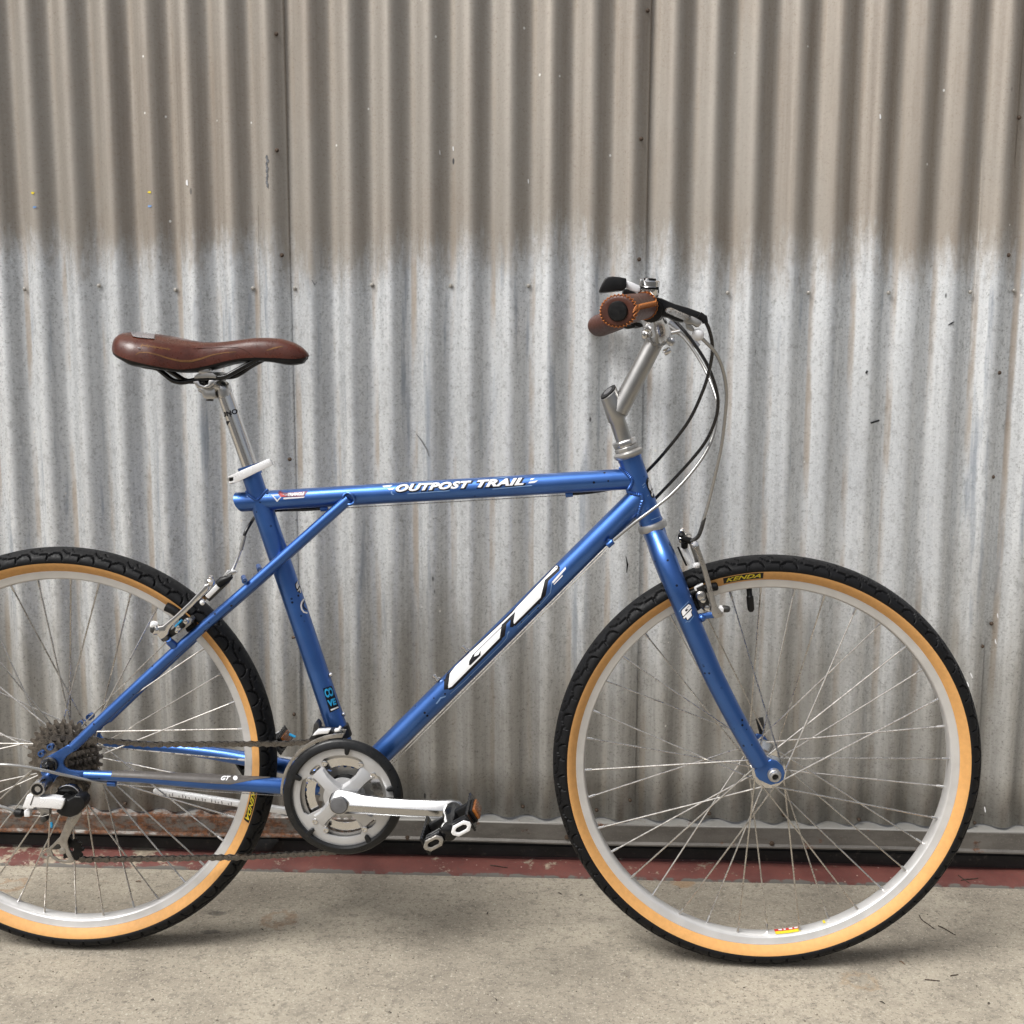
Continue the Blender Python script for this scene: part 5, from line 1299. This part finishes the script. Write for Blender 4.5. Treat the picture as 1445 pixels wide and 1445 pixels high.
decal('decal_or_glint_stroke', fb[0], line_px(kf_([(510, 1110), (560, 1060), (640, 1085), (760, 950), (830, 840)]), .8), LIGHTB, fork, .0003, 3)
kh = lambda q: K(900, 655, 18.06, q)
decal('logo_shadow', head, poly_px(kh([(205, 480), (225, 380), (262, 320), (300, 350), (360, 520), (395, 600), (425, 760), (440, 850), (380, 865), (335, 830), (300, 720), (245, 600)])), INK, head, .0003, 2)
decal('logo', head, poly_px(kh([(255, 480), (285, 380), (300, 370), (330, 470), (362, 550), (330, 660), (305, 670), (270, 600)])), WHITEP, head, .0006, 2)
decal('logo', head, poly_px(kh([(335, 770), (380, 660), (402, 650), (408, 700), (360, 830)])), WHITEP, head, .0006, 2)
for q in ([(110, 540), (180, 470), (190, 490), (120, 555)], [(125, 600), (185, 550), (190, 562), (135, 612)], [(235, 815), (268, 775), (275, 790), (245, 825)], [(340, 1415), (560, 1330), (560, 1342), (345, 1428)], [(430, 990), (455, 965), (450, 1005), (435, 1010)]):
    decal('decal_or_glint_stroke', head, poly_px(kh(q)), LIGHTB, head, .0003, 3)
ksb = lambda q: K(400, 810, 20.65, q)
decal('logo_shadow', seat, poly_px(ksb([(330, 300), (395, 200), (425, 280), (460, 330), (500, 400), (520, 500), (500, 570), (430, 530), (380, 470), (350, 400)])), INK, seat, .0003, 2)
decal('logo', seat, poly_px(ksb([(355, 310), (410, 200), (420, 290), (450, 330), (400, 440), (375, 400)])), WHITEP, seat, .0006, 2)
decal('logo', seat, poly_px(ksb([(400, 500), (470, 385), (500, 460), (505, 540), (480, 550), (465, 480), (440, 480), (420, 515)])), WHITEP, seat, .0006, 2)
arcq = [(640 - 145 * math.cos(t) , 935 - 215 * math.sin(t)) for t in np.linspace(-1.25, 1.25, 15)]
decal('round_badge', seat, line_px(ksb([(590, 730), (525, 830), (508, 930), (530, 1030), (590, 1110), (690, 1135)]), 2.2), WHITEP, seat, .0005, 2)
decal('round_badge_centre', seat, line_px(ksb([(600, 800), (560, 900), (600, 990), (680, 1050)]), 1.6), INK, seat, .0005, 2)
kv = lambda q: K(380, 780, 5.558, q)
decal('sticker', seat, poly_px(kv([(420, 1065), (480, 1045), (490, 1048), (548, 1220), (475, 1255)])), INK, seat, .0003, 3)
decal('sticker_lettering', seat, text_px('CO', kv([(447, 1140)])[0], kv([(508, 1120)])[0], 13, .1, .05), CYAN, seat, .0006, 3)
decal('sticker_lettering', seat, text_px('VE', kv([(470, 1208)])[0], kv([(530, 1188)])[0], 9.5, .1, .05), CYAN, seat, .0006, 3)
decal('sticker_lettering', seat, poly_px(kv([(480, 1228), (538, 1205), (542, 1215), (484, 1240)])), WHITEP, seat, .0006, 3)
decal('post_lettering', ptube, text_px('UNO', k2([(480, 608)])[0], k2([(655, 558)])[0], 7.4, 0, .04), INK, ptube, .0003, 2)
decal('post_lettering', ptube, poly_px(k2([(520, 640), (565, 640), (540, 690)])), INK, ptube, .0003, 2)
decal('tape_lettering', tape, text_px('GT', (311.5, 1101.0), (325.5, 1101.5), 6.4, .5, .05), WHITEP, tape, .0004, 2)
decal('tape_lettering', tape, poly_px([(332 + 3.3 * math.cos(t), 1098 + 3.2 * math.sin(t)) for t in np.linspace(0, 6.28, 14, endpoint=False)]), WHITEP, tape, .0004, 2)

# ================================================================== LITTER ON THE GROUND
def twig(u0, v0, u1, v1, label, r=.0009, mt=TWIGM, z=.0012, group='twigs on the ground', sill=False):
    if sill:
        def on(u, v):
            for Y in np.linspace(SILL_Y0 + .004, SILL_Y1, 40):
                q = P(u, v, Y); zs_ = np.interp(Y, [SILL_Y0 + .003, SILL_Y0 + .010, .300, SILL_Y1], [.0035, .0075, .014, .021])
                if q.z <= zs_: return Vector((q.x, Y, zs_ + r))
            return P(u, v, .3)
        a, b_ = on(u0, v0), on(u1, v1)
    else: a, b_ = G(u0, v0, 0) + Vector((0, 0, r)), G(u1, v1, 0) + Vector((0, 0, r))
    mid = (a + b_) / 2; sd_ = (b_ - a).cross(Vector((0, 0, 1))) * random.uniform(-.12, .12)
    pts = cr([a, a.lerp(b_, .35) + sd_ + Vector((0, 0, .0006)), a.lerp(b_, .7) + sd_ * .4, b_], 4)
    g = MB(); g.tube(pts, [lerp(r * .6, r * 1.1, abs(math.sin(i * 1.3 + u0))) for i in range(len(pts))], 7)
    tag(build('twig', g, mt), label, 'twig', group)
for q, lb in (((1297, 1292, 1318, 1311), 'slanted dark twig on the concrete closest to the front tyre'), ((1324, 1307, 1348, 1320), 'dark twig on the concrete just beyond the slanted twig by the front tyre'),
              ((1305, 1383, 1326, 1385), 'straight dark twig lying alone on the open concrete'), ((1341, 1378, 1352, 1376), 'tiny twig stub beside the straight lone twig on the concrete')):
    twig(*q, lb)
for q, lb in (((1020, 1212, 1056, 1223), 'long dark twig on the red sill seen through the front wheel spokes'), ((1352, 1236, 1368, 1248), 'short steep twig touching another twig on the red sill'),
              ((1356, 1244, 1380, 1240), 'flat twig touching a short steep twig on the red sill'), ((692, 1222, 716, 1225), 'dark twig on the red sill between the pedal and the front wheel')):
    twig(*q, lb, sill=True, group='twigs on the sill')
def leaf(u, v, s_, mt, label, group):
    c = G(u, v, 0) + Vector((0, 0, .0012)); a = random.uniform(0, 6.28); g = MB(); rows = []
    for i in range(6):
        t = i / 5; w_ = s_ * .32 * math.sin(math.pi * (t * .92 + .05)); x = (t - .5) * s_ * 2
        rows.append([c + Vector((x * math.cos(a) - q * w_ * math.sin(a), x * math.sin(a) + q * w_ * math.cos(a), .0012 * abs(q) * s_ / .006 + .0008 * math.sin(t * 5))) for q in (-1, 0, 1)])
    g.strip(rows); o = build('dry_leaf_fragment', g, mt); sm = o.modifiers.new('thick', 'SOLIDIFY'); sm.thickness = .0004
    tag(o, label, 'leaf', group)
for u, v, s_ in ((195, 1245, .005), (790, 1262, .004), (688, 1290, .0035), (1273, 1360, .005), (1245, 1416, .004), (533, 1263, .003), (820, 1264, .003), (370, 1313, .0035), (700, 1412, .003), (1395, 1417, .004), (1050, 1395, .003), (215, 1412, .0035), (550, 1430, .003)):
    leaf(u, v, s_, DARKLEAF if s_ < .0045 else LEAFM, 'tiny dry leaf fragment on the concrete pavement', 'leaf fragments on the pavement')
# loose grit
g = MB()
for k in range(520):
    u, v = random.uniform(-20, 1465), random.uniform(1240, 1450); p = G(u, v); s_ = random.choice((.0006, .0008, .001, .0014))
    g.loft([[p + Vector((math.cos(t) * s_ * q, math.sin(t) * s_ * q, h * s_)) for t in (0, 1.3, 2.6, 3.9, 5.2)] for q, h in ((1.0, 0), (.9, .7), (.3, 1.1))])
tag(build('grit', g, mat('grit_stone', (.20, .17, .13), .9, 0, 0, .6, 300)), 'loose grit scattered over the concrete pavement', 'grit', kind='stuff')
